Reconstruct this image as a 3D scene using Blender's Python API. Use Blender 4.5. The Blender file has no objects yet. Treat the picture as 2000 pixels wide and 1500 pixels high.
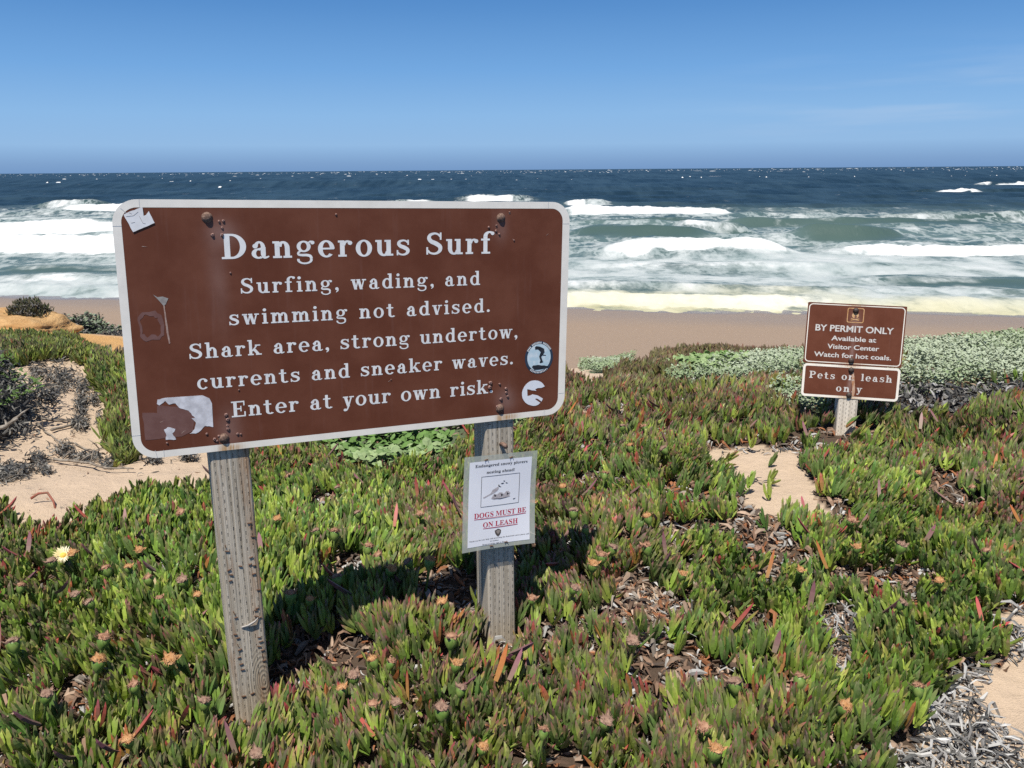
import bpy, math, random
import numpy as np
from mathutils import Matrix, Vector

random.seed(7)
rng = np.random.default_rng(11)
SC = bpy.context.scene
COL = SC.collection
R = math.radians

# ------------------------------------------------------------------ camera
CAM_H = 1.55
F_PX = 1640.0                       # focal length in pixels of a 2000 px wide frame
PITCH = 0.24993                     # looking down
ROLL = math.atan2(-15, 2000)
cam_d = bpy.data.cameras.new('camera')
cam_d.sensor_width = 36.0
cam_d.lens = 36.0 * F_PX / 2000.0
cam_d.clip_start = 0.05
cam_d.clip_end = 60000
cam = bpy.data.objects.new('camera', cam_d)
COL.objects.link(cam)
FWD = np.array([0, math.cos(PITCH), -math.sin(PITCH)])
UPV = np.array([0, math.sin(PITCH), math.cos(PITCH)])
RGT = np.array([1.0, 0, 0])
cr, sr = math.cos(ROLL), math.sin(ROLL)
IX = cr * RGT + sr * UPV
IY = sr * RGT - cr * UPV
EYE = np.array([0, 0, CAM_H])
cam.matrix_world = Matrix(((IX[0], -IY[0], -FWD[0], 0), (IX[1], -IY[1], -FWD[1], 0),
                           (IX[2], -IY[2], -FWD[2], CAM_H), (0, 0, 0, 1)))
SC.camera = cam

# ------------------------------------------------------------------ light
SUN_EL, SUN_AZ = R(64.5), R(197)      # azimuth clockwise from +Y: behind the camera, a little to the left
to_sun = Vector((math.cos(SUN_EL) * math.sin(SUN_AZ), math.cos(SUN_EL) * math.cos(SUN_AZ), math.sin(SUN_EL)))
sd = bpy.data.lights.new('sun', 'SUN')
sd.energy = 5.0  
sd.angle = R(0.53)
sd.color = (1.0, 0.955, 0.88)
so = bpy.data.objects.new('sun', sd)
so.rotation_euler = to_sun.to_track_quat('Z', 'Y').to_euler()
COL.objects.link(so)

W = bpy.data.worlds.new('World')
SC.world = W
W.use_nodes = True
wt = W.node_tree
bg = wt.nodes['Background']
sky = wt.nodes.new('ShaderNodeTexSky')
sky.sky_type = 'NISHITA'
sky.sun_disc = False
sky.sun_elevation = SUN_EL
sky.sun_rotation = SUN_AZ
sky.altitude = 10
sky.air_density = 1.0
sky.dust_density = 0.6
sky.ozone_density = 2.0
SKY_S = 0.06
bg.inputs[1].default_value = SKY_S
tc = wt.nodes.new('ShaderNodeTexCoord')
sep = wt.nodes.new('ShaderNodeSeparateXYZ')
wt.links.new(tc.outputs['Generated'], sep.inputs[0])
ramp = wt.nodes.new('ShaderNodeValToRGB')          # marine air: grey blue at the sea, deep blue above
mr = wt.nodes.new('ShaderNodeMapRange')
mr.inputs[1].default_value = 0.0
mr.inputs[2].default_value = 0.4
wt.links.new(sep.outputs[2], mr.inputs[0])
wt.links.new(mr.outputs[0], ramp.inputs[0])
SKYC = [(0.0, (.185, .325, .57)), (0.022, (.215, .365, .61)), (0.07, (.295, .495, .765)), (0.15, (.262, .485, .79)), (0.27, (.175, .395, .745)),
        (0.42, (.105, .285, .62)), (0.52, (.070, .225, .55)), (1.0, (.03, .12, .40))]
el = ramp.color_ramp.elements
el[0].position = SKYC[0][0]
EXPO = 0.18
SKYK = .1 / SKY_S / 2 ** EXPO
el[0].color = (*[c * SKYK for c in SKYC[0][1]], 1)
el[1].position = 1.0
el[1].color = (*[c * SKYK for c in SKYC[-1][1]], 1)
for p, c in SKYC[1:-1]:
    e = el.new(p)
    e.color = (*[v * SKYK for v in c], 1)
sc10 = wt.nodes.new('ShaderNodeVectorMath')
sc10.operation = 'SCALE'
sc10.inputs[3].default_value = 10.0
wt.links.new(ramp.outputs[0], sc10.inputs[0])
mix = wt.nodes.new('ShaderNodeMix')
mix.data_type = 'RGBA'
mr2 = wt.nodes.new('ShaderNodeMapRange')
mr2.inputs[1].default_value = 0.35
mr2.inputs[2].default_value = 0.8
wt.links.new(sep.outputs[2], mr2.inputs[0])
wt.links.new(mr2.outputs[0], mix.inputs[0])
wt.links.new(sc10.outputs[0], mix.inputs[6])
wt.links.new(sky.outputs[0], mix.inputs[7])
wn = wt.nodes.new('ShaderNodeTexNoise')
wn.inputs['Scale'].default_value = 1.0
wn.inputs['Detail'].default_value = 5
wmp = wt.nodes.new('ShaderNodeMapping')
wmp.inputs['Scale'].default_value = (5, 5, 55)
wt.links.new(tc.outputs['Generated'], wmp.inputs[0])
wt.links.new(wmp.outputs[0], wn.inputs['Vector'])


def wmap(src, a, b):
    nd = wt.nodes.new('ShaderNodeMapRange')
    nd.interpolation_type = 'SMOOTHSTEP'
    nd.inputs[1].default_value, nd.inputs[2].default_value = a, b
    wt.links.new(src, nd.inputs[0])
    return nd.outputs[0]


def wmul(a, b):
    nd = wt.nodes.new('ShaderNodeMath')
    nd.operation = 'MULTIPLY'
    wt.links.new(a, nd.inputs[0])
    if isinstance(b, float): nd.inputs[1].default_value = b
    else: wt.links.new(b, nd.inputs[1])
    return nd.outputs[0]


wf_ = wmul(wmul(wmap(wn.outputs[0], .42, .75), wmap(sep.outputs[0], .10, .50)), wmul(wmul(wmap(sep.outputs[2], .015, .05), wmap(sep.outputs[2], .14, .06)), .45))
mix3 = wt.nodes.new('ShaderNodeMix')
mix3.data_type = 'RGBA'
wt.links.new(wf_, mix3.inputs[0])
wt.links.new(mix.outputs[2], mix3.inputs[6])
mix3.inputs[7].default_value = (*[c * SKYK * 10 for c in (.46, .60, .80)], 1)
wt.links.new(mix3.outputs[2], bg.inputs[0])

SC.view_settings.view_transform = 'Standard'
SC.view_settings.look = 'None'
SC.view_settings.exposure = EXPO
SC.view_settings.gamma = 1.0
SC.render.engine = 'CYCLES'
SC.cycles.max_bounces = 6
SC.cycles.diffuse_bounces = 3
SC.cycles.use_denoising = False


# ------------------------------------------------------------------ helpers
def ray(px, py):
    d = FWD * F_PX + IX * (px - 1000) + IY * (py - 750)
    return d / d[1]                 # per metre of forward distance


def at(px, py, Y):
    """the 3D point seen along a photo direction at forward distance Y"""
    return EYE + ray(px, py) * Y


def tag(o, label=None, cat=None, group=None, kind=None):
    if label: o['label'] = label
    if cat: o['category'] = cat
    if group: o['group'] = group
    if kind: o['kind'] = kind
    return o


def empty(name, mat):
    o = bpy.data.objects.new(name, None)
    COL.objects.link(o)
    o.empty_display_size = 0.1
    o.matrix_world = mat
    return o


def link(name, me, mat=None, parent=None, local=None):
    o = bpy.data.objects.new(name, me)
    COL.objects.link(o)
    if mat is not None and not me.materials:
        me.materials.append(mat)
    if parent is not None:
        o.parent = parent
    if local is not None:
        o.matrix_local = local
    return o


class MB:
    def __init__(s):
        s.v, s.f = [], []

    def add(s, vs, fs):
        b = len(s.v)
        s.v += [tuple(map(float, v)) for v in vs]
        s.f += [tuple(b + i for i in f) for f in fs]

    def poly(s, pts, z=0.0, th=0.0):
        """flat outline in the u,v plane at height z, given th as thickness below it"""
        from mathutils.geometry import tessellate_polygon
        tri = tessellate_polygon([[Vector((p[0], p[1], 0)) for p in pts]])
        n = len(pts)
        fs = []
        for t in tri:
            a, b, c = [pts[i] for i in t]
            if (b[0] - a[0]) * (c[1] - a[1]) - (b[1] - a[1]) * (c[0] - a[0]) < 0:
                t = (t[0], t[2], t[1])
            fs.append(t)
        vs = [(p[0], p[1], z) for p in pts]
        if th > 0:
            vs += [(p[0], p[1], z - th) for p in pts]
            area = sum(pts[i][0] * pts[(i + 1) % n][1] - pts[(i + 1) % n][0] * pts[i][1] for i in range(n))
            for i in range(n):
                j = (i + 1) % n
                fs.append((i, i + n, j + n, j) if area > 0 else (j, j + n, i + n, i))
        s.add(vs, fs)

    def box(s, c, d):
        x, y, z = c
        a, b, e = d[0] / 2, d[1] / 2, d[2] / 2
        vs = [(x + i * a, y + j * b, z + k * e) for i in (-1, 1) for j in (-1, 1) for k in (-1, 1)]
        s.add(vs, [(0, 1, 3, 2), (4, 6, 7, 5), (0, 4, 5, 1), (2, 3, 7, 6), (0, 2, 6, 4), (1, 5, 7, 3)])

    def tube(s, pts, rad, n=6):
        pts = [Vector(p) for p in pts]
        k = len(pts)
        if not isinstance(rad, (list, tuple)):
            rad = [rad] * k
        vs = []
        for i, p in enumerate(pts):
            t = (pts[min(i + 1, k - 1)] - pts[max(i - 1, 0)]).normalized()
            a = t.cross(Vector((0.31, 0.2, 0.93))).normalized()
            b = t.cross(a)
            for j in range(n):
                q = 2 * math.pi * j / n
                vs.append(p + (a * math.cos(q) + b * math.sin(q)) * rad[i])
        fs = [(i * n + j, i * n + (j + 1) % n, (i + 1) * n + (j + 1) % n, (i + 1) * n + j) for i in range(k - 1) for j in range(n)]
        fs += [tuple(range(n))[::-1], tuple((k - 1) * n + j for j in range(n))]
        s.add(vs, fs)

    def lathe(s, prof, n=12, jit=0.0):
        """profile of (r, z)"""
        vs, k = [], len(prof)
        for r, z in prof:
            for j in range(n):
                q = 2 * math.pi * j / n
                rr = r * (1 + jit * random.uniform(-1, 1))
                vs.append((rr * math.cos(q), rr * math.sin(q), z))
        fs = [(i * n + j, i * n + (j + 1) % n, (i + 1) * n + (j + 1) % n, (i + 1) * n + j) for i in range(k - 1) for j in range(n)]
        fs += [tuple(range(n))[::-1], tuple((k - 1) * n + j for j in range(n))]
        s.add(vs, fs)

    def mesh(s, name, smooth=False):
        me = bpy.data.meshes.new(name)
        me.from_pydata(s.v, [], s.f)
        if smooth:
            me.shade_smooth()
        me.update()
        return me

    def build(s, name, mat, parent=None, local=None, smooth=False):
        return link(name, s.mesh(name, smooth), mat, parent, local)


def big_mesh(name, verts, quads=None, tris=None, cols=None, smooth=False, attrs=None):
    me = bpy.data.meshes.new(name)
    verts = np.asarray(verts, np.float32)
    me.vertices.add(len(verts))
    me.vertices.foreach_set('co', verts.ravel())
    idx, starts, tot = [], [], 0
    if quads is not None and len(quads):
        idx.append(np.asarray(quads, np.int32).ravel())
        starts.append(np.arange(len(quads)) * 4)
        tot = len(quads) * 4
    if tris is not None and len(tris):
        idx.append(np.asarray(tris, np.int32).ravel())
        starts.append(tot + np.arange(len(tris)) * 3)
    idx = np.concatenate(idx)
    starts = np.concatenate(starts).astype(np.int32)
    me.loops.add(len(idx))
    me.polygons.add(len(starts))
    me.loops.foreach_set('vertex_index', idx)
    me.polygons.foreach_set('loop_start', starts)
    if cols is not None:
        a = me.attributes.new('Col', 'FLOAT_COLOR', 'POINT')
        c4 = np.ones((len(verts), 4), np.float32)
        c4[:, :3] = cols
        a.data.foreach_set('color', c4.ravel())
    for k, v in (attrs or {}).items():
        a = me.attributes.new(k, 'FLOAT', 'POINT')
        a.data.foreach_set('value', np.asarray(v, np.float32).ravel())
    me.update(calc_edges=True)
    if smooth:
        me.shade_smooth()
    else:
        me.polygons.foreach_set('use_smooth', np.zeros(len(starts), bool))
    return me


# numpy value noise
TAB = rng.random((256, 256))


def vnoise(x, y):
    xi, yi = np.floor(x).astype(int), np.floor(y).astype(int)
    fx, fy = x - xi, y - yi
    fx, fy = fx * fx * (3 - 2 * fx), fy * fy * (3 - 2 * fy)
    g = lambda i, j: TAB[i % 256, j % 256]
    return (g(xi, yi) * (1 - fx) + g(xi + 1, yi) * fx) * (1 - fy) + (g(xi, yi + 1) * (1 - fx) + g(xi + 1, yi + 1) * fx) * fy


def fbm(x, y, s, o=4, seed=0):
    r, a, t = 0, 1.0, 0
    x, y = np.asarray(x, float) * s + seed * 17.3, np.asarray(y, float) * s + seed * 9.1
    for k in range(o):
        r = r + a * vnoise(x, y)
        t += a
        a *= .5
        x, y = x * 2.03 + 5.1, y * 2.03 + 3.7
    return r / t


def sstep(a, b, x):
    t = np.clip((x - a) / (b - a), 0, 1)
    return t * t * (3 - 2 * t)


def inpoly(x, y, P):
    r = np.zeros(np.shape(x), bool)
    n = len(P)
    for i in range(n):
        x1, y1 = P[i]
        x2, y2 = P[(i + 1) % n]
        c = (y1 > y) != (y2 > y)
        r ^= c & (x < (x2 - x1) * (y - y1) / (y2 - y1 + 1e-12) + x1)
    return r


# ------------------------------------------------------------------ materials
class NT:
    def __init__(s, name):
        s.m = bpy.data.materials.new(name)
        s.m.use_nodes = True
        s.t = s.m.node_tree
        s.b = s.t.nodes['Principled BSDF']

    def n(s, typ, **kw):
        nd = s.t.nodes.new(typ)
        for k, v in kw.items():
            setattr(nd, k, v)
        return nd

    def l(s, a, b):
        s.t.links.new(a, b)

    def val(s, x, inp):
        if hasattr(x, 'is_linked') or hasattr(x, 'links'):
            s.l(x, inp)
        else:
            inp.default_value = x

    def math(s, op, a, b=0.0, c=None, clamp=False):
        nd = s.n('ShaderNodeMath', operation=op, use_clamp=clamp)
        s.val(a, nd.inputs[0])
        s.val(b, nd.inputs[1])
        if c is not None:
            s.val(c, nd.inputs[2])
        return nd.outputs[0]

    def mix(s, f, a, b, blend='MIX'):
        nd = s.n('ShaderNodeMix', data_type='RGBA', blend_type=blend)
        s.val(f, nd.inputs[0])
        for x, i in ((a, 6), (b, 7)):
            if isinstance(x, tuple):
                nd.inputs[i].default_value = (*x, 1) if len(x) == 3 else x
            else:
                s.l(x, nd.inputs[i])
        return nd.outputs[2]

    def noise(s, scale, detail=4.0, rough=.55, vec=None, mapping=None):
        nd = s.n('ShaderNodeTexNoise')
        nd.inputs['Scale'].default_value = scale
        nd.inputs['Detail'].default_value = detail
        nd.inputs['Roughness'].default_value = rough
        if vec is None:
            vec = s.coord('Object')
        if mapping is not None:
            mp = s.n('ShaderNodeMapping')
            mp.inputs['Scale'].default_value = mapping
            s.l(vec, mp.inputs[0])
            vec = mp.outputs[0]
        s.l(vec, nd.inputs['Vector'])
        return nd.outputs[0]

    def coord(s, k='Object'):
        return s.n('ShaderNodeTexCoord').outputs[k]

    def xyz(s, v):
        nd = s.n('ShaderNodeSeparateXYZ')
        s.l(v, nd.inputs[0])
        return nd.outputs

    def step(s, x, a, b):
        nd = s.n('ShaderNodeMapRange', interpolation_type='SMOOTHSTEP')
        s.val(x, nd.inputs[0])
        for i, v in ((1, a), (2, b)):
            s.val(v, nd.inputs[i])
        return nd.outputs[0]

    def attr(s, name):
        return s.n('ShaderNodeAttribute', attribute_name=name)

    def bump(s, h, strength=.5, dist=.01):
        nd = s.n('ShaderNodeBump')
        nd.inputs['Strength'].default_value = strength
        nd.inputs['Distance'].default_value = dist
        s.l(h, nd.inputs['Height'])
        s.l(nd.outputs[0], s.b.inputs['Normal'])

    def set(s, color=None, rough=None, spec=None, metal=None):
        if color is not None:
            if isinstance(color, tuple):
                s.b.inputs['Base Color'].default_value = (*color, 1)
            else:
                s.l(color, s.b.inputs['Base Color'])
        if rough is not None:
            s.val(rough, s.b.inputs['Roughness'])
        if spec is not None:
            s.b.inputs['Specular IOR Level'].default_value = spec
        if metal is not None:
            s.b.inputs['Metallic'].default_value = metal
        return s.m


def mottled(name, c1, c2, scale, rough=.7, spec=.3, bump=0, metal=0):
    t = NT(name)
    f = t.noise(scale, 5)
    t.set(t.mix(t.step(f, .3, .7), c1, c2), rough, spec, metal)
    if bump:
        t.bump(f, .6, bump)
    return t.m


def mat_colattr(name, rough, spec, nscale=0, namt=0.0, bump=0.0, transl=0.0):
    t = NT(name)
    c = t.attr('Col').outputs['Color']
    if nscale:
        f = t.noise(nscale, 5, .65)
        m = t.math('MULTIPLY_ADD', f, 2 * namt, 1 - namt)
        nd = t.n('ShaderNodeVectorMath', operation='SCALE')
        t.l(c, nd.inputs[0])
        t.l(m, nd.inputs[3])
        c = nd.outputs[0]
        if bump:
            t.bump(f, .8, bump)
    t.set(c, rough, spec)
    return t.m


M_leaf = mat_colattr('ice_plant_leaf', .48, .28, 120, .22)
M_dry = mat_colattr('dry_leaf', .85, .15, 60, .25)
M_pale = mat_colattr('pale_leaf', .7, .2, 60, .12)

# ------------------------------------------------------------------ terrain
SEA_Z = CAM_H - 8.0


def G(px, py, Y):
    return tuple(at(px, py, Y))


CTRL = []
for x in (-2.4, -1.2, 0, 1.2, 2.4):
    for y in (-1.5, 0.4, 1.4):
        CTRL.append((x, y, 0.0))
CTRL += [(-.79, 2.03, .02), (-.02, 2.42, .07), (-2.0, 2.2, .03), (1.6, 2.1, .0), (2.6, 2.6, .05), (.8, 2.8, .07), (-1.2, 3.0, .05), (0, 3.4, .06),
         (1.2, 4.0, .08), (1.9, 4.56, .10), (2.6, 4.2, .12), (3.6, 5.0, .16), (3.0, 3.4, .12), (4.2, 3.2, .1), (5.5, 5, .10), (4.8, 6.6, .08), (3.4, 6.5, .07),
         (2.3, 6.2, .02), (.6, 4.8, .05), (-.5, 4.7, .0), (.9, 6.2, -.08), (-.3, 6.5, -.1), (-.6, 8.0, -.35), (1.2, 8.0, -.38), (2.8, 8.2, -.35), (5, 8.5, -.2),
         G(1340, 690, 11.0), G(1150, 726, 11.0), G(1480, 700, 10.5), (3.6, 11, -.9), (-.6, 11, -.95), (6, 11, -.9),
         (-2.3, 3.8, .05), (-3.5, 3.8, .06), G(330, 925, 4.05), G(300, 880, 4.5), G(150, 850, 4.9), G(250, 820, 5.15), (-3.2, 4.7, .02),
         G(130, 770, 5.6), G(105, 715, 6.3), G(200, 760, 5.9), G(170, 712, 6.35), G(20, 696, 6.6), G(225, 795, 5.6), (-1.6, 5.2, .02),
         (-1.2, 6.3, -.02), (-2.2, 7.2, -.2), G(-60, 696, 6.6), G(60, 655, 8.6), G(30, 640, 9.6), G(215, 705, 8.2), (-5.5, 4.5, .15), (-6.5, 6.5, .3),
         G(200, 655, 12.0), (-8, 12, -.75), (-3, 11, -.9), (-4.5, 9.6, -.42), (-10, 9, -.1), (-4, 2, .05), (4, 1.5, .02), (8, 8, .1)]
CT = np.array(CTRL)


def _phi(r2):
    return r2 * np.log(r2 + 1e-9)


_n = len(CT)
_A = np.zeros((_n + 3, _n + 3))
_d2 = ((CT[:, None, :2] - CT[None, :, :2]) ** 2).sum(-1)
_A[:_n, :_n] = _phi(_d2) + np.eye(_n) * 0.25
_A[:_n, _n] = 1
_A[:_n, _n + 1:] = CT[:, :2]
_A[_n:, :_n] = _A[:_n, _n:].T
_w = np.linalg.solve(_A, np.concatenate([CT[:, 2], np.zeros(3)]))


def tps(x, y):
    x, y = np.asarray(x, float).ravel(), np.asarray(y, float).ravel()
    r = _w[_n] + _w[_n + 1] * x + _w[_n + 2] * y
    for i in range(_n):
        r = r + _w[i] * _phi((x - CT[i, 0]) ** 2 + (y - CT[i, 1]) ** 2)
    return r


def edge_y(x, y):
    a = x / np.maximum(y, .5)
    e = np.interp(a, [-.75, -.58, -.5, -.2, .05, .30, .36, .44, .8], [12.5, 12.8, 12.6, 11.3, 11.2, 11.2, 10.4, 7.2, 7.6])
    return e


def waterline(x):
    return np.interp(x, [-60, -35, 3, 28, 60], [60, 56, 49.3, 45.6, 43])


BUMP = {}


_gx, _gy = np.linspace(-9, 9, 361), np.linspace(-1.5, 14, 311)
_TX, _TY = np.meshgrid(_gx, _gy)
TGRID = np.clip(tps(_TX, _TY), -1.6, .6).reshape(311, 361)


def tgrid(x, y):
    fx, fy = (x + 9) / .05, (y + 1.5) / .05
    i, j = np.clip(fx.astype(int), 0, 359), np.clip(fy.astype(int), 0, 309)
    a, b = fx - i, fy - j
    return (TGRID[j, i] * (1 - a) + TGRID[j, i + 1] * a) * (1 - b) + (TGRID[j + 1, i] * (1 - a) + TGRID[j + 1, i + 1] * a) * b


def ground_z(x, y):
    x, y = np.asarray(x, float), np.asarray(y, float)
    sh = x.shape
    xf, yf = x.ravel(), y.ravel()
    xc, yc = np.clip(xf, -9, 9), np.clip(yf, -1.5, 14)
    z = tgrid(xc, yc)
    z = z + (fbm(xf, yf, 1.3, 3, 1) - .5) * .10 + (fbm(xf, yf, 4.5, 3, 2) - .5) * .035
    wl = waterline(xf)
    w_ = np.exp(-((xf + .76) ** 2 + (yf - 1.98) ** 2) / .09)
    z = z * (1 - w_) + .015 * w_
    zb = SEA_Z + .02 + (wl - yf) * np.where(yf < wl, .062, .05)
    zb = np.minimum(zb, -4.75 - (yf - 20) * .012) + (fbm(xf, yf, .15, 3, 3) - .5) * .12 * (yf < wl) + (fbm(xf, yf * .3, .09, 3, 97) - .5) * .28 * sstep(10, 2, wl - yf)
    e = edge_y(xf, yf)
    k = sstep(0, 9.0, yf - e)
    return (z * (1 - k) + zb * k).reshape(sh)


def hit(px, py, dz=0.0):
    """where a viewing direction of the photo meets the ground (raised by dz)"""
    d = ray(px, py)
    Y = np.concatenate([np.arange(.6, 16, .02), np.arange(16, 70, .1)])
    p = EYE[None] + d[None] * Y[:, None]
    below = p[:, 2] < ground_z(p[:, 0], p[:, 1]) + dz
    i = int(np.argmax(below)) if below.any() else len(Y) - 1
    return p[i]


def hits(L, dz=0.0):
    return [tuple(hit(px, py, dz)[:2]) for px, py in L]


# bare places in the plant cover, each outlined on the ground
P_sandL = hits([(-250, 985), (-30, 990), (60, 1022), (130, 1045), (210, 1025), (330, 985), (400, 962), (470, 930), (470, 880), (245, 885), (222, 840), (200, 790),
                (178, 745), (140, 690), (105, 690), (70, 715), (0, 740), (-250, 740)])
P_patch = hits([(1375, 872), (1470, 866), (1530, 878), (1545, 930), (1580, 995), (1560, 1050), (1515, 1020), (1440, 1005), (1395, 950)])
P_corner = hits([(1700, 1600), (1745, 1500), (1800, 1435), (1900, 1385), (1935, 1300), (1900, 1215), (2010, 1180), (2200, 1170), (2300, 1560)])
P_post = hits([(1000, 1262), (1060, 1225), (1120, 1180), (1150, 1125), (1200, 1130), (1230, 1165), (1330, 1200), (1290, 1230), (1200, 1245), (1130, 1275), (1060, 1300), (1005, 1290)])
P_twig = hits([(1560, 1190), (1640, 1180), (1670, 1250), (1650, 1340), (1570, 1330)])
P_mid = hits([(1270, 1060), (1300, 1040), (1370, 1040), (1340, 1075), (1280, 1085)])
P_strip = hits([(1110, 800), (1180, 790), (1300, 792), (1290, 808), (1200, 812), (1120, 815)])
P_litL = hits([(110, 1400), (170, 1375), (190, 1440), (150, 1490), (90, 1480)])
P_lit2 = hits([(610, 1140), (700, 1115), (730, 1150), (700, 1190), (640, 1200)])
P_lit3 = hits([(215, 1250), (255, 1240), (270, 1290), (230, 1310)])
P_lit4 = hits([(1730, 1130), (1800, 1120), (1830, 1160), (1760, 1190), (1720, 1165)])
P_lit5 = hits([(600, 1290), (660, 1280), (640, 1390), (600, 1420), (560, 1380)])
P_farsand = hits([(1080, 760), (1090, 700), (1180, 688), (1290, 705), (1250, 728), (1190, 738), (1170, 760)])
P_farsand2 = hits([(1500, 690), (1575, 682), (1600, 705), (1530, 700)])
P_darkmat = hits([(1690, 815), (1690, 795), (1780, 775), (1900, 765), (2100, 750), (2100, 800), (1930, 815), (1800, 830)])
P_rsand = hits([(1920, 788), (2100, 772), (2100, 798), (1950, 800)])
BARE = [P_sandL, P_patch, P_corner, P_post, P_twig, P_mid, P_strip, P_litL, P_lit2, P_lit3, P_lit4, P_lit5, P_farsand, P_farsand2, P_darkmat]
P_silver = [hits(q) for q in ([(1755, 668), (1830, 655), (2000, 650), (2300, 650), (2300, 745), (1990, 752), (1880, 768), (1760, 775), (1745, 720)],
                              [(1290, 758), (1370, 735), (1470, 712), (1575, 705), (1575, 748), (1420, 760), (1310, 770)],
                              [(1520, 775), (1600, 772), (1615, 822), (1560, 830), (1515, 800)],
                              [(1120, 716), (1200, 705), (1230, 715), (1150, 730)])]
P_green = [hits(q) for q in ([(600, 885), (700, 862), (830, 832), (960, 818), (1060, 810), (1060, 838), (930, 850), (880, 905), (760, 930), (650, 915)],
                             [(1330, 735), (1360, 718), (1450, 712), (1440, 740), (1370, 745)])]


def wobble(x, y, s=6.0, a=.16):
    return x + (fbm(x, y, s, 3, 4) - .5) * a + (fbm(x, y, 2.4, 2, 6) - .5) * .26, y + (fbm(x, y, s, 3, 5) - .5) * a + (fbm(x, y, 2.4, 2, 7) - .5) * .26


def anyin(x, y, L):
    xw, yw = wobble(x, y)
    r = np.zeros(np.shape(x), bool)
    for P in L:
        r |= inpoly(xw, yw, P)
    return r


def orange_mask(x, y):
    a = x / np.maximum(y, .1)
    m1 = (y > 7.2) & (y < 11.5) & (a < -.36) & (x > -9)
    return m1


# ground mesh: polar rings round the viewpoint, fine near and coarse far
na, nr = 760, 520
az = np.linspace(R(-80), R(80), na)
rr = .25 * (100 / .25) ** np.linspace(0, 1, nr)
AZ, RR = np.meshgrid(az, rr)
gx, gy = RR * np.sin(AZ), RR * np.cos(AZ) - .2
gz = ground_z(gx, gy)
ii = np.arange(na * nr).reshape(nr, na)
quads = np.stack([ii[:-1, :-1], ii[:-1, 1:], ii[1:, 1:], ii[1:, :-1]], -1).reshape(-1, 4)
x, y, z = gx.ravel(), gy.ravel(), gz.ravel()
col = np.empty((len(x), 3))
sand = np.array([.575, .44, .315])
beach = np.array([.305, .225, .162])
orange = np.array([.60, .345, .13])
litter = np.array([.10, .068, .047])
e = edge_y(x, y)
kb = sstep(1.0, 8.0, y - e)[:, None]
col[:] = sand * (1 - kb) + beach * kb
om = orange_mask(x, y)
ow = sstep(7.0, 7.6, y) * sstep(11.6, 10.8, y) * sstep(-.36, -.40, x / np.maximum(y, .1))
col += (orange - col) * (ow * (1 - kb[:, 0]))[:, None]
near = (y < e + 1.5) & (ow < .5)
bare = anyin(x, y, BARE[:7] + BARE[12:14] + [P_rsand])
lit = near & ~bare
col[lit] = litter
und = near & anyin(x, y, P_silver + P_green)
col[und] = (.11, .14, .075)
wl = waterline(x)
wet = np.maximum(sstep(2.5, 0.2, wl - y + (fbm(x, y, .25, 3, 8) - .5) * 2.0), .45 * sstep(9, 2, wl - y + (fbm(x, y, .1, 3, 8) - .5) * 5.0))[:, None]
col = col * (1 - wet) + np.array([.20, .18, .17]) * wet
gm = NT('sand')
c = gm.attr('Col').outputs['Color']
n1 = gm.noise(9, 6, .6)
n2 = gm.noise(220, 3, .6)
f = gm.math('ADD', gm.math('MULTIPLY_ADD', n1, .34, .66), gm.math('MULTIPLY', n2, .34))
sv = gm.n('ShaderNodeVectorMath', operation='SCALE')
gm.l(c, sv.inputs[0])
gm.l(f, sv.inputs[3])
wr = gm.math('SUBTRACT', .92, gm.math('MULTIPLY', gm.attr('wet').outputs['Fac'], .68))
gm.set(sv.outputs[0], wr, .25)
hsum = gm.math('ADD', gm.math('MULTIPLY', gm.noise(26, 4, .6), 1.6), gm.math('ADD', gm.math('MULTIPLY', n1, 3.0), n2))
gm.bump(hsum, .7, .012)
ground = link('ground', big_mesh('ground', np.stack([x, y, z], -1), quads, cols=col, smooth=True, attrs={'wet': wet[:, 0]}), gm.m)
tag(ground, 'sandy dune top sloping down to the wide tan beach', 'ground', kind='structure')

# ------------------------------------------------------------------ sea
na, nr = 1250, 820
az = np.linspace(R(-46), R(46), na)
aa = np.linspace(math.atan(8 / 41.0), math.atan(8 / 30000.0), nr)
dist = 8 / np.tan(aa)
AZ, RR = np.meshgrid(az, dist)
sx, sy = RR * np.tan(AZ), RR + 0 * AZ
dd = np.gradient(dist)[:, None] + 0 * AZ
yn = sy + .12 * sx                     # shore-parallel distance
sz = np.zeros_like(sx)
for lam, amp, ang, ph in ((4.3, .05, .3, 0), (6.1, .07, -.35, 1), (9.3, .10, .15, 2), (14.5, .14, -.1, 3), (23, .2, .22, 4.4), (47, .25, -.05, 1.3), (86, .5, .12, 2.2), (160, .7, -.1, .4), (340, .9, .05, 5)):
    k = 2 * math.pi / lam
    fade = np.clip((lam / (3.0 * dd) - .5), 0, 1)
    wob = (fbm(sx, sy, 1 / (lam * 2.2), 2, int(lam)) - .5) * 7
    s = np.sin(k * (sy * math.cos(ang) + sx * math.sin(ang)) + ph + wob)
    sz += amp * fade * (s + .35 * s * np.abs(s)) * (np.clip((yn - 48) / 40, .04, 1) if lam < 30 else sstep(120, 420, yn))
cov = np.zeros_like(sx)
right = sstep(-.16, .10, sx / sy)
covR = np.interp(yn, [46, 50, 54, 58, 66, 81, 86, 100, 116, 150, 164, 185], [.95, .95, .88, .74, .80, .84, .56, .46,   .46, .44, .26, .03])
covL = np.interp(yn, [46, 52, 60, 66, 80, 90, 112, 120, 150, 172, 188, 205], [.99, .99, .80, .64, .70, .80, .70, .80, .60, .62, .25, .04])
cov = covL * (1 - right) + covR * right
cov *= 1 - .35 * (yn > 60) * (fbm(sx, sy, .05, 3, 21) - .5) * 2
fr = np.zeros_like(sx)
green = np.zeros_like(sx)
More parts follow.
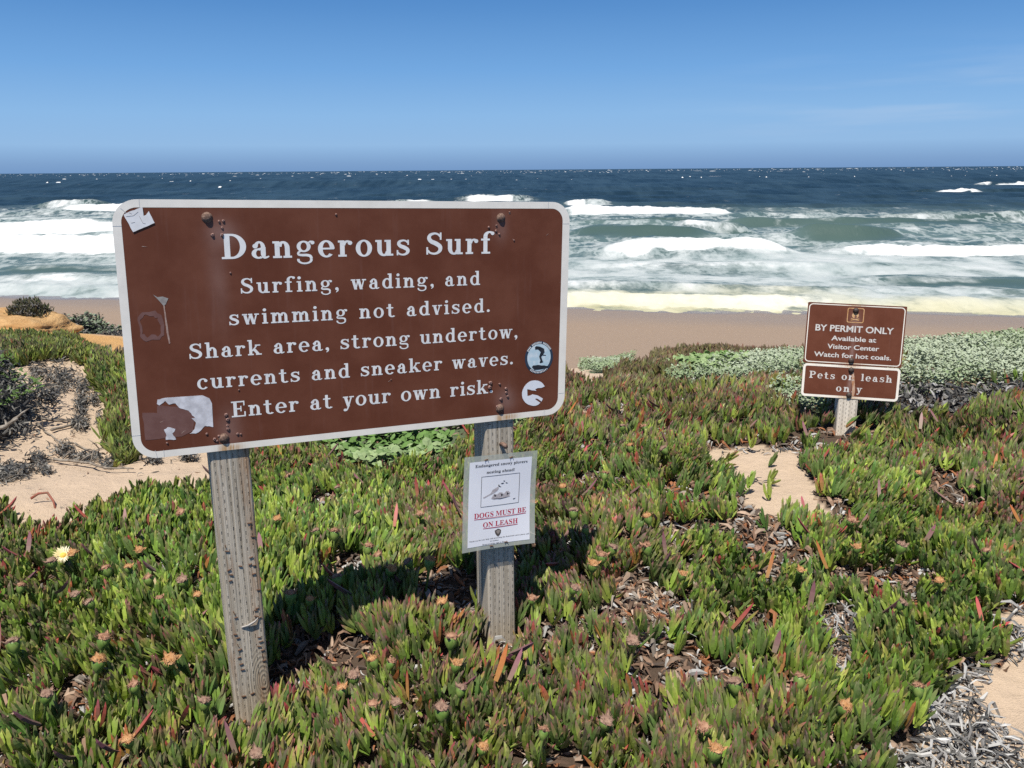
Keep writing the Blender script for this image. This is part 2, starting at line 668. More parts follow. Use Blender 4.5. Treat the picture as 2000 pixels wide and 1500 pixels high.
BR = [  # crest distance at x=0, slope, x from, x to, height, width of the broken front, broken
    (85.0, -.10, 9, 28, 1.0, 1.8, 1), (84.5, -.10, 30, 75, 1.2, 2.4, 1), (85.0, -.10, -62, -6, 1.2, 3.5, 1),
    (156, -.10, 8, 41, 1.5, 4.0, 1), (196, -.10, 11, 24, 1.3, 3.5, .9), (222, -.10, -16, 9, 1.2, 3, .9), (205, -.1, -32, -16, .9, 3, .7),
    (268, -.14, 121, 136, 1.6, 3, 1), (420, -.14, 208, 240, 1.6, 4, 1),
    (112, -.10, -80, -30, 1.3, 4.0, 1), (176, -.10, -100, -34, 1.6, 6, 1), (190, -.1, -112, -92, 1.6, 3, .6),
    (107, -.10, 7, 25, 1.25, 1.0, .15), (102, -.10, 32, 46, 1.2, 1.0, .12), (112, -.10, 20, 31, 1.1, 1.6, .6), (128, -.1, 30, 70, .8, 1.5, .4), (135, -.1, 8, 30, .8, 1.5, .3),
    (285, -.14, 120, 175, 1.6, 1.0, .1), (140, -.1, 55, 90, 1.0, 2, .6),
    (53.0, -.16, -45, 60, .45, 3.0, .8), (57.5, -.16, -40, 60, .4, 2.0, .6), (64, -.14, 24, 60, .35, 1.4, .45), (67, -.12, -45, -12, .3, 1.2, .4), (73, -.12, 5, 40, .25, 1, .5)]
for i, (y0, slp, xa, xb, A, wf, brk) in enumerate(BR):
    ed = min(5.0, (xb - xa) * .2) if y0 < 170 else min(9.0, (xb - xa) * .36)
    env = sstep(xa - ed * .3, xa + ed, sx + (fbm(sx * 0 + i, sy, .3, 2, i) - .5) * 2) * sstep(xb + ed * .3, xb - ed, sx)
    yc = y0 + slp * sx + (fbm(sx, sx * 0 + i * 3.1, .11, 3, 30 + i) - .5) * (2.0 + y0 * .018)
    s = sy - yc
    lump = 1 + (fbm(sx, sy, .9, 3, 50 + i) - .5) * .42 * brk
    prof = np.where(s < 0, np.exp(-(s / (1.0 + A * .45)) ** 2), np.exp(-(s / (3.0 + A * 2.2)) ** 2))
    dwn = 1 + .22 * (fbm(sx, sx * 0, .25, 2, 70 + i) - .5)
    sz += A * env * prof * lump * dwn * .92
    fm = env * sstep(-wf * 1.5, -wf * .6, s + (fbm(sx, sy, .5, 3, 80 + i) - .5) * wf) * sstep(1.6 + .5 * A, .1, s)
    if brk < .95: fm *= sstep(.36, .58, fbm(sx, sy * .25, .10, 3, 130 + i))
    fr = np.maximum(fr, fm * brk)
    cov = np.maximum(cov, env * brk * .80 * np.exp(-np.maximum(s, 0) / (2.5 + 2.0 * A)) * (s > -wf * 2) * (y0 < 240))
    green = np.maximum(green, (y0 < 240) * env * np.exp(-((s + 1.2) / 3.0) ** 2) * (1 - .5 * brk))
    if brk < .5:
        cov *= 1 - .85 * env * np.exp(-((s + 1.5) / 3.2) ** 2)
yel = right * sstep(56.5, 51, yn + (fbm(sx, sy, .12, 3, 33) - .5) * 9) * .9
shal = sstep(215, 105, yn + (fbm(sx, sy, .03, 3, 35) - .5) * 50)
# foam front reaches up the sand with a ragged edge
ii = np.arange(na * nr).reshape(nr, na)
quads = np.stack([ii[:-1, :-1], ii[:-1, 1:], ii[1:, 1:], ii[1:, :-1]], -1).reshape(-1, 4)
sz += (fbm(sx, sy * .6, 1.1, 4, 95) - .5) * .35 * sstep(66, 50, yn)
sz = SEA_Z + sz
sm = NT('sea_water')
pos = sm.n('ShaderNodeNewGeometry').outputs['Position']
ncov = sm.attr('cov').outputs['Fac']
nfr = sm.attr('front').outputs['Fac']
nA = sm.noise(1.0, 8, .66, pos, (.24, .17, 0))
nB = sm.noise(1.0, 5, .6, pos, (.05, .045, 0))
nn = sm.math('ADD', sm.math('MULTIPLY', nA, .7), sm.math('MULTIPLY', nB, .3))
nn = sm.step(nn, .30, .70)
nC = sm.noise(1.0, 6, .65, pos, (.9, .55, 0))
fo = sm.step(sm.math('ADD', sm.math('MULTIPLY_ADD', nC, .7, sm.math('SUBTRACT', nn, .35)), ncov), .86, 1.50)
nL = sm.noise(1.0, 4, .55, pos, (.42, .26, 0))
lace = sm.step(sm.math('SUBTRACT', 1.0, sm.math('ABSOLUTE', sm.math('MULTIPLY_ADD', nL, 2.0, -1.0))), .86, .98)
fo = sm.math('MAXIMUM', fo, sm.math('MULTIPLY', lace, sm.math('MULTIPLY', sm.step(ncov, .15, .55), .75)))
frm = sm.math('MULTIPLY', sm.step(sm.math('ADD', nfr, sm.math('MULTIPLY', sm.math('MULTIPLY_ADD', nC, .7, sm.math('SUBTRACT', nA, .85)), .75)), .22, .78), 1.0)
foam = sm.math('MAXIMUM', sm.math('MULTIPLY', fo, .93), frm)
deep = sm.mix(sm.step(sm.math('ADD', sm.math('MULTIPLY', sm.noise(1.0, 4, .6, pos, (.03, .006, 0)), .5), sm.math('MULTIPLY', sm.noise(1.0, 4, .65, pos, (.16, .022, 0)), .5)), .38, .62), (.010, .026, .038), (.028, .056, .076))
shalc = sm.mix(sm.step(nB, .35, .65), (.066, .115, .122), (.110, .165, .158))
wcol = sm.mix(sm.attr('shal').outputs['Fac'], deep, shalc)
wcol = sm.mix(sm.math('MULTIPLY', sm.attr('green').outputs['Fac'], .75), wcol, (.050, .085, .070))
fcol = sm.mix(sm.attr('yel').outputs['Fac'], sm.mix(sm.step(nA, .3, .75), (.30, .36, .36), (.56, .585, .575)), sm.mix(sm.step(nB, .35, .65), (.42, .39, .21), (.64, .60, .41)))
fcol = sm.mix(sm.math('MULTIPLY', frm, sm.math('MULTIPLY_ADD', nC, .8, .4)), fcol, sm.mix(sm.attr('yel').outputs['Fac'], (.74, .75, .74), (.70, .66, .47)))
sm.set(sm.mix(foam, wcol, fcol), sm.math('MULTIPLY_ADD', foam, .4, .45), .12)
sm.bump(sm.math('ADD', nA, sm.math('MULTIPLY', sm.noise(1.0, 5, .6, pos, (1.6, .5, 0)), .4)), .5, .5)
sea = link('sea', big_mesh('sea', np.stack([sx.ravel(), sy.ravel(), sz.ravel()], -1), quads, smooth=True,
                           attrs={'cov': cov, 'front': fr, 'yel': yel, 'shal': shal, 'green': green}), sm.m)
tag(sea, 'dark blue ocean with rows of white breakers rolling to the beach', 'sea', kind='structure')

# wind-torn whitecaps far out: small ridges of foam standing on the swell
N = 1000
wd = 480 * (15 ** (rng.random(N) ** .8))
wa = rng.uniform(-.75, .75, N)
wx = wa * wd
wh = np.clip(rng.lognormal(-1.3, .5, N), .1, .8) * (.5 + wd / 2000)
wl_ = rng.lognormal(.55, .7, N) * (.35 + wd / 1300)
vs, qs = [], []
K = 7
for i in range(N):
    base = len(vs)
    for k in range(K):
        t = k / (K - 1) - .5
        hh = wh[i] * (1 - (2 * abs(t)) ** 2) * random.uniform(.35, 1) + .02
        xx = wx[i] + t * wl_[i]
        yy = wd[i] + random.uniform(-.3, .3)
        b0 = SEA_Z + .1
        vs += [(xx, yy - 1.3, b0 - .6), (xx, yy, b0 + hh), (xx, yy + 1.5, b0 - .6)]
    for k in range(K - 1):
        a = base + 3 * k
        qs += [(a, a + 3, a + 4, a + 1), (a + 1, a + 4, a + 5, a + 2)]
wm = mottled('foam', (.6, .64, .66), (.76, .77, .76), 2, .9, .1)
wc = link('whitecap_foam', big_mesh('whitecaps', np.array(vs), np.array(qs), smooth=True), wm)
tag(wc, 'scattered small whitecaps on the open blue sea', 'whitecaps', kind='stuff')


# ------------------------------------------------------------------ plants
def rot_frame(n):
    """n random unit horizontal directions"""
    a = rng.uniform(0, 2 * np.pi, n)
    return a


def leaves(P, A, O, L, Wd, tilt, curl, cb, ct, rings, pw=2.3):
    """three-sided finger leaves. P base, A plant axis, O outward horizontal, L length, Wd half width"""
    n = len(P)
    S = np.cross(A, O)
    vs, cs = [], []
    prof = {5: [.85, 1.02, 1.0, .62], 4: [.8, 1.05, .85], 3: [.85, .95]}[rings]
    ts = {5: [0, .3, .6, .84, 1], 4: [0, .45, .83, 1], 3: [0, .6, 1]}[rings]
    ang = tilt
    c = P.copy()
    prev = 0
    for r, t in enumerate(ts):
        th = ang - curl * t
        D = A * np.cos(th)[:, None] + O * np.sin(th)[:, None]
        c = c + D * (L * (t - prev))[:, None]
        prev = t
        N = O * np.cos(th)[:, None] - A * np.sin(th)[:, None]      # outward normal of the leaf
        colr = cb + (ct - cb) * (t ** pw)
        if r < len(ts) - 1:
            w = (Wd * prof[r])[:, None]
            vs += [c + S * w - N * w * .25, c - S * w - N * w * .25, c + N * w * 1.1]
            cs += [colr] * 2 + [colr * .93]
        else:
            vs.append(c)
            cs.append(colr)
    m = len(vs)
    V = np.stack(vs, 1).reshape(-1, 3)
    Cc = np.stack(cs, 1).reshape(-1, 3)
    q = []
    for r in range(rings - 2):
        a = 3 * r
        for i in range(3):
            j = (i + 1) % 3
            q.append((a + i, a + j, a + 3 + j, a + 3 + i))
    a = 3 * (rings - 2)
    tr = [(a + i, a + (i + 1) % 3, a + 3) for i in range(3)]
    off = (np.arange(n) * m)[:, None, None]
    Q = (np.array(q)[None] + off).reshape(-1, 4)
    T = (np.array(tr)[None] + off).reshape(-1, 3)
    return V, Q, T, Cc


class Acc:
    def __init__(s):
        s.V, s.Q, s.T, s.C, s.n = [], [], [], [], 0

    def add(s, V, Q, T, C):
        s.V.append(V)
        s.C.append(C)
        if Q is not None and len(Q): s.Q.append(Q + s.n)
        if T is not None and len(T): s.T.append(T + s.n)
        s.n += len(V)

    def build(s, name, mat, smooth=False):
        return link(name, big_mesh(name, np.concatenate(s.V), np.concatenate(s.Q) if s.Q else None, np.concatenate(s.T) if s.T else None, np.concatenate(s.C), smooth), mat)


GREEN = np.array([[.165, .275, .042], [.225, .335, .048], [.100, .190, .042], [.310, .400, .066], [.130, .210, .052]])
PURP = np.array([[.230, .080, .105], [.260, .115, .135], [.210, .100, .110], [.38, .085, .125], [.180, .150, .080]])
RED = np.array([[.42, .06, .07], [.40, .10, .05], [.30, .05, .08]])


def shoots(acc, x, y, z, scale, k, rings, red, dull=0.0, wide=1.0, lean=.16):
    n = len(x)
    lx, ly = (fbm(x, y, 3.0, 3, 91) - .5) * 1.3, (fbm(x, y, 3.0, 3, 92) - .5) * 1.3
    A = np.stack([rng.normal(.04, lean, n) + lx, rng.normal(-.08, lean, n) + ly, np.ones(n)], -1)
    A /= np.linalg.norm(A, axis=1)[:, None]
    az0 = rng.uniform(0, 2 * np.pi, n)
    gcol = GREEN[rng.integers(0, len(GREEN), n)] * rng.uniform(.8, 1.25, n)[:, None]
    pcol = PURP[rng.integers(0, len(PURP), n)]
    isred = rng.random(n) < .03 + .09 * red
    for j in range(k):
        pair = j // 2
        az = az0 + (j % 2) * np.pi + pair * (np.pi / 2) + rng.normal(0, .25, n)
        O = np.stack([np.cos(az), np.sin(az), np.zeros(n)], -1)
        O -= A * (O * A).sum(1)[:, None]
        O /= np.linalg.norm(O, axis=1)[:, None]
        tilt = np.array([.09, .24, .46, .85])[pair] + rng.normal(0, .13, n)
        L = np.array([.062, .078, .080, .07])[pair] * scale * rng.uniform(.75, 1.25, n)
        Wd = np.array([.0058, .0068, .0066, .006])[pair] * scale * rng.uniform(.85, 1.2, n) * wide
        base = np.stack([x, y, z], -1) + A * (np.array([.030, .014, .0, -.01])[pair] * scale)[..., None] if np.ndim(scale) else np.stack([x, y, z], -1) + A * ([.030, .014, .0, -.01][pair] * scale)
        base = base + O * .004
        am = np.clip(red + rng.normal(0, .30, n) + .10 * pair, 0, 1)[:, None]
        cb = gcol * (1 - .06 * am)
        ct = gcol * (1 - am) + pcol * am
        rl = (isred & (rng.random(n) < .5))
        if rl.any():
            rc = RED[rng.integers(0, 3, rl.sum())]
            ct[rl] = rc
            cb[rl] = cb[rl] * .45 + rc * .55
        if np.ndim(dull) or dull:
            dl = np.broadcast_to(np.asarray(dull, float), (n,))[:, None]
            for cc in (cb, ct):
                cc[:] = cc * (1 - dl) + np.array([.17, .115, .075]) * dl
        acc.add(*leaves(base, A, O, L, Wd, tilt, np.full(n, .30) + rng.normal(0, .15, n), cb, ct, rings))


def sample(d0, d1, rho, half=R(43)):
    area = half * (d1 * d1 - d0 * d0)
    n = int(area * rho)
    d = np.sqrt(rng.uniform(d0 * d0, d1 * d1, n))
    a = rng.uniform(-half, half, n)
    return d * np.sin(a), d * np.cos(a)


def iceplant_ok(x, y, gap=.335):
    ok = ~anyin(x, y, BARE + P_silver + P_green) | (anyin(x, y, [P_patch, P_corner]) & (rng.random(len(x)) < .005))
    ok &= fbm(x, y, 3.2, 3, 9) > gap - .04 * (y > 4)
    ok &= y < edge_y(x, y) + 1.0
    ok &= ~((y > 6.7) & (x / np.maximum(y, .1) < -.33))
    for bx, by in POSTS:
        ok &= ((x - bx - (.0 if bx > 1 else .02)) / .078) ** 2 + ((y - by + .08) / .135) ** 2 > 1
    return ok


# sign frame first: the posts must stay free of leaves
SB = np.array([-.94840, 1.99371, -.69938 + CAM_H])
SU = np.array([.90971, .41432, -.02756])
SV = np.array([.02121, .01993, .99958])
SN = np.cross(SU, SV)


def sgn(u, v, w=0.0):
    return SB + SU * u + SV * v + SN * w


POSTS = [tuple(sgn(.22, 0, -.055)[:2]), tuple(sgn(.997, 0, -.055)[:2]), (1.90, 4.66)]


def redness(x, y):
    r = sstep(.38, .66, fbm(x, y, .9, 4, 13)) * .75 + .12
    r += .55 * np.exp(-(((x - .75) / 1.0) ** 2 + ((y - 5.0) / 1.1) ** 2)) + .25 * sstep(3.6, 5.0, y)
    return np.clip(r, 0, 1)


acc = Acc()
for d0, d1, rho, sc, k, rings, wide in ((.9, 2.7, 1000, .90, 7, 5, 1.04), (2.7, 4.4, 920, .92, 7, 4, 1.08), (4.4, 7.2, 520, 1.0, 6, 3, 1.25), (7.2, 13.5, 150, 1.25, 5, 3, 1.7)):
    x, y = sample(d0, d1, rho, R(57) if d1 < 5 else R(45))
    m = iceplant_ok(x, y)
    x, y = x[m], y[m]
    z = ground_z(x, y)
    fl = fbm(x, y, 2.3, 3, 15)
    z = z + .012 + rng.uniform(0, .03, len(x)) + np.clip(fl - .45, 0, 1) * .10
    rd = (redness(x, y) * .80 + .07) * (1 - .35 * sstep(-.3, -1.2, x))
    far = d0 > 7
    if not far:
        shoots(acc, x, y, z, sc, k, rings, rd, .6 * sstep(5.2, 8.0, y + (fbm(x, y, .9, 3, 93) - .5) * 3) * (x > -1.5), wide)
    else:
        shoots(acc, x, y, z, sc, k, rings, np.clip(rd + .25, 0, 1), .35 + .45 * fbm(x, y, .8, 3, 94), wide)
# old leaves hanging out of the mat, red and purple
x, y = sample(1.0, 5.0, 16)
m = iceplant_ok(x, y)
x, y = x[m], y[m]
n = len(x)
z = ground_z(x, y) + rng.uniform(.05, .12, n)
a_ = rng.uniform(0, 2 * np.pi, n)
O = np.stack([np.cos(a_), np.sin(a_), 0 * a_], -1)
A = np.tile(np.array([0, 0, 1.0]), (n, 1))
STRAY = np.array([[.42, .06, .07], [.40, .12, .04], [.24, .08, .12], [.20, .075, .10], [.30, .05, .08], [.26, .12, .12]])
cs_ = STRAY[rng.integers(0, 6, n)] * rng.uniform(.7, 1.2, n)[:, None]
acc.add(*leaves(np.stack([x, y, z], -1), A, O, rng.uniform(.07, .11, n), rng.uniform(.006, .009, n), rng.uniform(.7, 1.35, n), rng.uniform(.1, .6, n), cs_ * .6 + np.array([.05, .08, .02]), cs_, 5, 1.0))
ob = acc.build('ice_plant', M_leaf)
tag(ob, 'green and purple ice plant mat covering the dune', 'ice plant', kind='stuff')


# broad small leaves: silvery and fresh green ground cover
def broad(n, P, size, col, tiltmax=.9, ratio=.42):
    az = rng.uniform(0, 2 * np.pi, n)
    ti = rng.uniform(.1, tiltmax, n)
    D = np.stack([np.cos(az) * np.sin(ti + .5), np.sin(az) * np.sin(ti + .5), np.cos(ti + .5)], -1)
    S = np.stack([-np.sin(az), np.cos(az), np.zeros(n)], -1)
    N = np.cross(D, S)
    L = (size * rng.uniform(.7, 1.3, n))[:, None]
    w = L * ratio
    v = [P, P + D * L * .35 + S * w * .8 - N * w * .2, P + D * L * .72 + S * w * .75 - N * w * .25, P + D * L - N * w * .3, P + D * L * .72 - S * w * .75 - N * w * .25, P + D * L * .35 - S * w * .8 - N * w * .2,
         P + D * L * .5 + N * w * .1]
    V = np.stack(v, 1).reshape(-1, 3)
    C = np.repeat(col, 7, 0)
    o = (np.arange(n) * 7)[:, None, None]
    Q = (np.array([(0, 1, 2, 6), (6, 2, 3, 4), (0, 6, 4, 5)])[None] + o).reshape(-1, 4)
    return V, Q, None, C


def cover(name, polys, rho, size, cols, lift, label, cat, var=.18, tm=.9, ratio=.42):
    a = Acc()
    for P in polys:
        P = np.array(P)
        lo, hi = P.min(0) - .2, P.max(0) + .2
        hi[1] = min(hi[1], 12)
        lo[0], hi[0] = max(lo[0], -6), min(hi[0], 6.5)
        n = int((hi - lo).prod() * rho)
        x, y = rng.uniform(lo[0], hi[0], n), rng.uniform(lo[1], hi[1], n)
        xw, yw = wobble(x, y, 4, .25)
        m = inpoly(xw, yw, P) & (fbm(x, y, 5, 2, 18) > .30)
        x, y = x[m], y[m]
        n = len(x)
        if not n: continue
        z = ground_z(x, y) + lift * (.25 + .75 * rng.random(n)) * (.4 + 1.2 * fbm(x, y, 2.6, 3, 19))
        mixn = (fbm(x, y, 1.7, 3, 20) + rng.normal(0, .12, n))[:, None]
        k = np.clip((mixn - .35) / .3, 0, 1)
        c = (np.array(cols[0]) * (1 - k) + np.array(cols[1]) * k) * rng.uniform(1 - var, 1 + var, n)[:, None]
        a.add(*broad(n, np.stack([x, y, z], -1), size, c, tm, ratio))
    o = a.build(name, M_pale)
    tag(o, label, cat, kind='stuff')


cover('silver_ground_cover', P_silver, 5000, .023, ((.21, .275, .14), (.36, .41, .29)), .13, 'pale silvery leaved ground cover on the mound behind the small sign', 'ground cover')
cover('green_leafy_cover', P_green, 1700, .050, ((.11, .20, .05), (.26, .34, .16)), .12, 'fresh green round leaved plants behind the big sign', 'ground cover', ratio=.5)


# dry litter: curled dead leaves and twigs on the ground
def bits(n, x, y, z, L0, L1, cols, flat=.35, wr=.13):
    az = rng.uniform(0, 2 * np.pi, n)
    ti = rng.normal(0, flat, n)
    D = np.stack([np.cos(az) * np.cos(ti), np.sin(az) * np.cos(ti), np.sin(ti)], -1)
    S = np.stack([-np.sin(az), np.cos(az), np.zeros(n)], -1)
    ro = rng.uniform(-1, 1, n)[:, None]
    N = np.cross(D, S)
    S = S * np.cos(ro) + N * np.sin(ro)
    N = np.cross(D, S)
    L = rng.uniform(L0, L1, n)[:, None]
    w = L * wr * rng.uniform(.6, 1.4, n)[:, None]
    cu = rng.normal(0, .33, n)[:, None] * L
    P = np.stack([x, y, z], -1)
    v = []
    for t, ww in ((0, .5), (.35, 1), (.7, .8), (1, .15)):
        c = P + D * L * (t - .5) + N * cu * (4 * t * (1 - t)) + S * cu * .5 * math.sin(3 * t)
        v += [c + S * w * ww, c + N * w * ww * .8, c - S * w * ww]
    V = np.stack(v, 1).reshape(-1, 3)
    q = []
    for r in range(3):
        for i in range(3):
            j = (i + 1) % 3
            q.append((3 * r + i, 3 * r + j, 3 * r + 3 + j, 3 * r + 3 + i))
    Q = (np.array(q)[None] + (np.arange(n) * 12)[:, None, None]).reshape(-1, 4)
    C = np.repeat(np.array(cols)[rng.integers(0, len(cols), n)] * rng.uniform(.7, 1.3, n)[:, None], 12, 0)
    return V, Q, None, C


BROWN = [(.20, .125, .085), (.29, .19, .13), (.13, .085, .06), (.36, .26, .19), (.29, .125, .06), (.25, .215, .18), (.10, .075, .06)]
GREY = [(.40, .39, .37), (.30, .29, .28), (.50, .49, .47), (.14, .135, .13), (.22, .21, .20)]
DARK = [(.06, .06, .06), (.09, .09, .085), (.14, .135, .125), (.04, .042, .045), (.20, .19, .17)]


def inside_pts(P, rho, wob=True):
    P = np.array(P)
    lo, hi = P.min(0) - .1, P.max(0) + .1
    hi = np.minimum(hi, [4, 9])
    lo = np.maximum(lo, [-5, .6])
    n = int((hi - lo).prod() * rho)
    x, y = rng.uniform(lo[0], hi[0], n), rng.uniform(lo[1], hi[1], n)
    xw, yw = wobble(x, y, 6, .12)
    m = inpoly(xw, yw, P)
    return x[m], y[m]


acc = Acc()
x, y = sample(.9, 4.6, 2000, R(41))
m = ~anyin(x, y, [P_sandL, P_patch, P_corner, P_darkmat])
x, y = x[m], y[m]
acc.add(*bits(len(x), x, y, ground_z(x, y) + rng.uniform(0, .022, len(x)), .025, .07, BROWN + GREY[:1]))
x, y = sample(4.6, 6.6, 420, R(34))
m = ~anyin(x, y, [P_sandL, P_patch, P_darkmat]) & (x > -1.6)
x, y = x[m], y[m]
acc.add(*bits(len(x), x, y, ground_z(x, y) + rng.uniform(0, .022, len(x)), .03, .08, BROWN + GREY[:1]))
for P, rho, cols in ((P_post, 3000, BROWN), (P_litL, 2600, BROWN + GREY[:3]), (P_lit2, 2600, BROWN), (P_lit3, 2000, BROWN + GREY[:2]), (P_lit4, 2600, BROWN), (P_lit5, 2400, BROWN), (P_mid, 800, GREY), (P_strip, 900, GREY + BROWN)):
    x, y = inside_pts(P, rho)
    if P is P_post:
        m = rng.random(len(x)) < sstep(2.40, 2.62, y + (x - .1) * .1)
        x, y = x[m], y[m]
    acc.add(*bits(len(x), x, y, ground_z(x, y) + rng.uniform(0, .02, len(x)), .02, .055, cols))
o = acc.build('leaf_litter', M_dry)
tag(o, 'brown dried leaves littering the gaps between the ice plants', 'leaf litter', kind='stuff')

acc = Acc()
x, y = inside_pts(P_corner, 4600)
m = (fbm(x, y, 4.5, 3, 24) + .35 * sstep(.35, -.05, np.abs(x - 1.16 - .25 * (y - 2)))) > .50
x, y = x[m], y[m]
acc.add(*bits(len(x), x, y, ground_z(x, y) + rng.uniform(0, .03, len(x)), .03, .085, GREY + DARK[1:3], .3, .065))
x, y = inside_pts(P_twig, 3200)
acc.add(*bits(len(x), x, y, ground_z(x, y) + rng.uniform(0, .06, len(x)), .03, .08, GREY + BROWN[:2] + DARK[:2], .6, .07))
q = hits([(1250, 1190), (1330, 1185), (1345, 1230), (1230, 1240)])
x, y = inside_pts(q, 3000)
acc.add(*bits(len(x), x, y, ground_z(x, y) + rng.uniform(0, .02, len(x)), .02, .06, GREY, .4, .1))
for q in ([(1400, 880), (1520, 872), (1530, 888), (1440, 893)], [(1430, 942), (1500, 940), (1500, 947), (1440, 950)]):
    x, y = inside_pts(hits(q), 1100)
    acc.add(*bits(len(x), x, y, ground_z(x, y) + rng.uniform(0, .012, len(x)), .02, .06, GREY[1:] + DARK, .3, .1))
o = acc.build('grey_dead_leaves', M_dry)
tag(o, 'silver grey dead leaves and twigs lying on the sand', 'dead leaves', kind='stuff')

acc = Acc()
x, y = inside_pts(P_darkmat, 1500)
hgt = .10 * np.clip(fbm(x, y, 3, 3, 26) * 1.6 - .3, .1, 1)
acc.add(*bits(len(x), x, y, ground_z(x, y) + hgt * rng.random(len(x)), .03, .09, DARK + GREY[1:2], .6, .12))
CL = [(120, 742, 40, 25), (112, 700, 28, 14), (160, 800, 14, 40), (155, 835, 20, 16), (195, 826, 9, 12), (95, 775, 24, 18), (75, 730, 25, 16), (125, 885, 26, 10), (170, 900, 40, 8), (215, 914, 18, 6),
      (75, 905, 22, 16), (30, 925, 40, 16), (90, 925, 18, 8), (8, 935, 40, 14), (300, 905, 25, 6), (370, 900, 25, 5), (125, 765, 10, 8), (165, 760, 16, 16), (185, 785, 14, 14)]
for px, py, w, h in CL:
    n = int(w * h * .6) + 8
    ax, ay = rng.normal(0, .42, n), rng.normal(0, .42, n)
    pts = np.array([hit(px + w * a, py + h * b) for a, b in zip(ax, ay)])
    acc.add(*bits(n, pts[:, 0], pts[:, 1], ground_z(pts[:, 0], pts[:, 1]) + rng.uniform(0, .04, n), .015, .055, DARK + [(.16, .13, .10), (.26, .24, .21)], .5, .10))
x, y = inside_pts(P_sandL, 70)
acc.add(*bits(len(x), x, y, ground_z(x, y) + .003, .006, .04, DARK[2:] + BROWN, .15, .12))
o = acc.build('dark_dead_stems', M_dry)
tag(o, 'dark withered ice plant stems strewn over the sand', 'dead stems', kind='stuff')


# single shrubs and mounds
def mound(name, label, cat, c, rad, n, kindmix, group=None):
    """a rounded dead or living bush: twigs part and foliage part"""
    root = empty(name, Matrix.Translation(c))
    tag(root, label, cat, group)
    C = np.array(c)
    for part, cnt, cols, size, shape in kindmix:
        a = Acc()
        d = rng.normal(0, 1, (cnt, 3))
        d /= np.linalg.norm(d, axis=1)[:, None]
        d[:, 2] = np.abs(d[:, 2])
        if shape == 'top':
            d[:, 2] = np.maximum(d[:, 2], .45)
        rr_ = rng.uniform(.72, 1.03, cnt) * (1 + .35 * (fbm(d[:, 0] * 1.5 + 7, d[:, 1] * 1.5 + d[:, 2] * 2, 1.4, 2, 44) - .5))
        lum = .82 + .36 * fbm(d[:, 0] * 2 + 3 * d[:, 2], d[:, 1] * 2, 1.6, 3, 40)
        p = d * np.array(rad) * (rr_ * lum)[:, None]
        if part == 'twigs' or part == 'dead_leaves':
            a.add(*bits(cnt, p[:, 0], p[:, 1], p[:, 2], size[0], size[1], cols, .8, .12))
            mt = M_dry
        else:
            cc = np.array(cols)[rng.integers(0, len(cols), cnt)] * rng.uniform(.75, 1.25, cnt)[:, None]
            if shape == 'finger' or shape == 'top_finger':
                az_ = rng.uniform(0, 6.28, cnt)
                O = np.stack([np.cos(az_), np.sin(az_), 0 * az_], -1)
                A_ = d * .5 + np.array([0, 0, .8])
                A_ /= np.linalg.norm(A_, axis=1)[:, None]
                O -= A_ * (O * A_).sum(1)[:, None]
                O /= np.linalg.norm(O, axis=1)[:, None]
                a.add(*leaves(p, A_, O, np.full(cnt, size[1]) * rng.uniform(.7, 1.2, cnt), np.full(cnt, size[0]), np.full(cnt, .3), np.full(cnt, .2), cc, cc * np.array([1.1, .8, .9]), 3))
            else:
                a.add(*broad(cnt, p, size[1], cc, .9, .45))
            mt = M_pale
        o = a.build(part, mt)
        o.parent = root
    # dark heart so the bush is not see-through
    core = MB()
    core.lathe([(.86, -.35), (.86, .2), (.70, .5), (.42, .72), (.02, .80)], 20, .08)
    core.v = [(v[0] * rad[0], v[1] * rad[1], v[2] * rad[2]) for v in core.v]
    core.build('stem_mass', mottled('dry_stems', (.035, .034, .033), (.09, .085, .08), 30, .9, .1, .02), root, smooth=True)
    return root


LG = [(.10, .17, .045), (.14, .22, .06), (.075, .125, .04)]
b = hit(0, 935)
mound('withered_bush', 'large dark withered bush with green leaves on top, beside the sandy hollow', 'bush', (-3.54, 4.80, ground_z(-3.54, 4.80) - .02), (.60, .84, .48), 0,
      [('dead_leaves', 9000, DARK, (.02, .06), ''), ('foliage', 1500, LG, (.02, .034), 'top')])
c = at(58, 604, 9.62)
mound('sage_shrub', 'small dark round shrub on top of the orange sandstone ledge', 'shrub', (c[0] - .02, c[1], c[2] - .09), (.21, .22, .19), 0,
      [('dead_leaves', 900, DARK + [(.16, .14, .11)], (.03, .08), ''), ('foliage', 900, [(.10, .12, .06), (.15, .15, .09), (.07, .09, .045)], (.007, .05), 'finger')])
c = at(162, 640, 12.4)
mound('sage_shrub', 'grey green spreading shrub on the dune edge below the orange ledge', 'shrub', (c[0] - .05, c[1], c[2] - .24), (.55, .5, .42), 0,
      [('dead_leaves', 1300, DARK + [(.18, .17, .15)], (.04, .10), ''), ('foliage', 1500, [(.16, .20, .13), (.21, .25, .17), (.12, .16, .09)], (.02, .055), 'top')])
c = at(195, 655, 12.0)
mound('sage_shrub', 'low dark trailing shrub running down the slope from the grey green shrub', 'shrub', (c[0] + .08, c[1], c[2] - .2), (.30, .4, .24), 0,
      [('dead_leaves', 800, DARK + [(.15, .13, .1)], (.04, .10), '')])

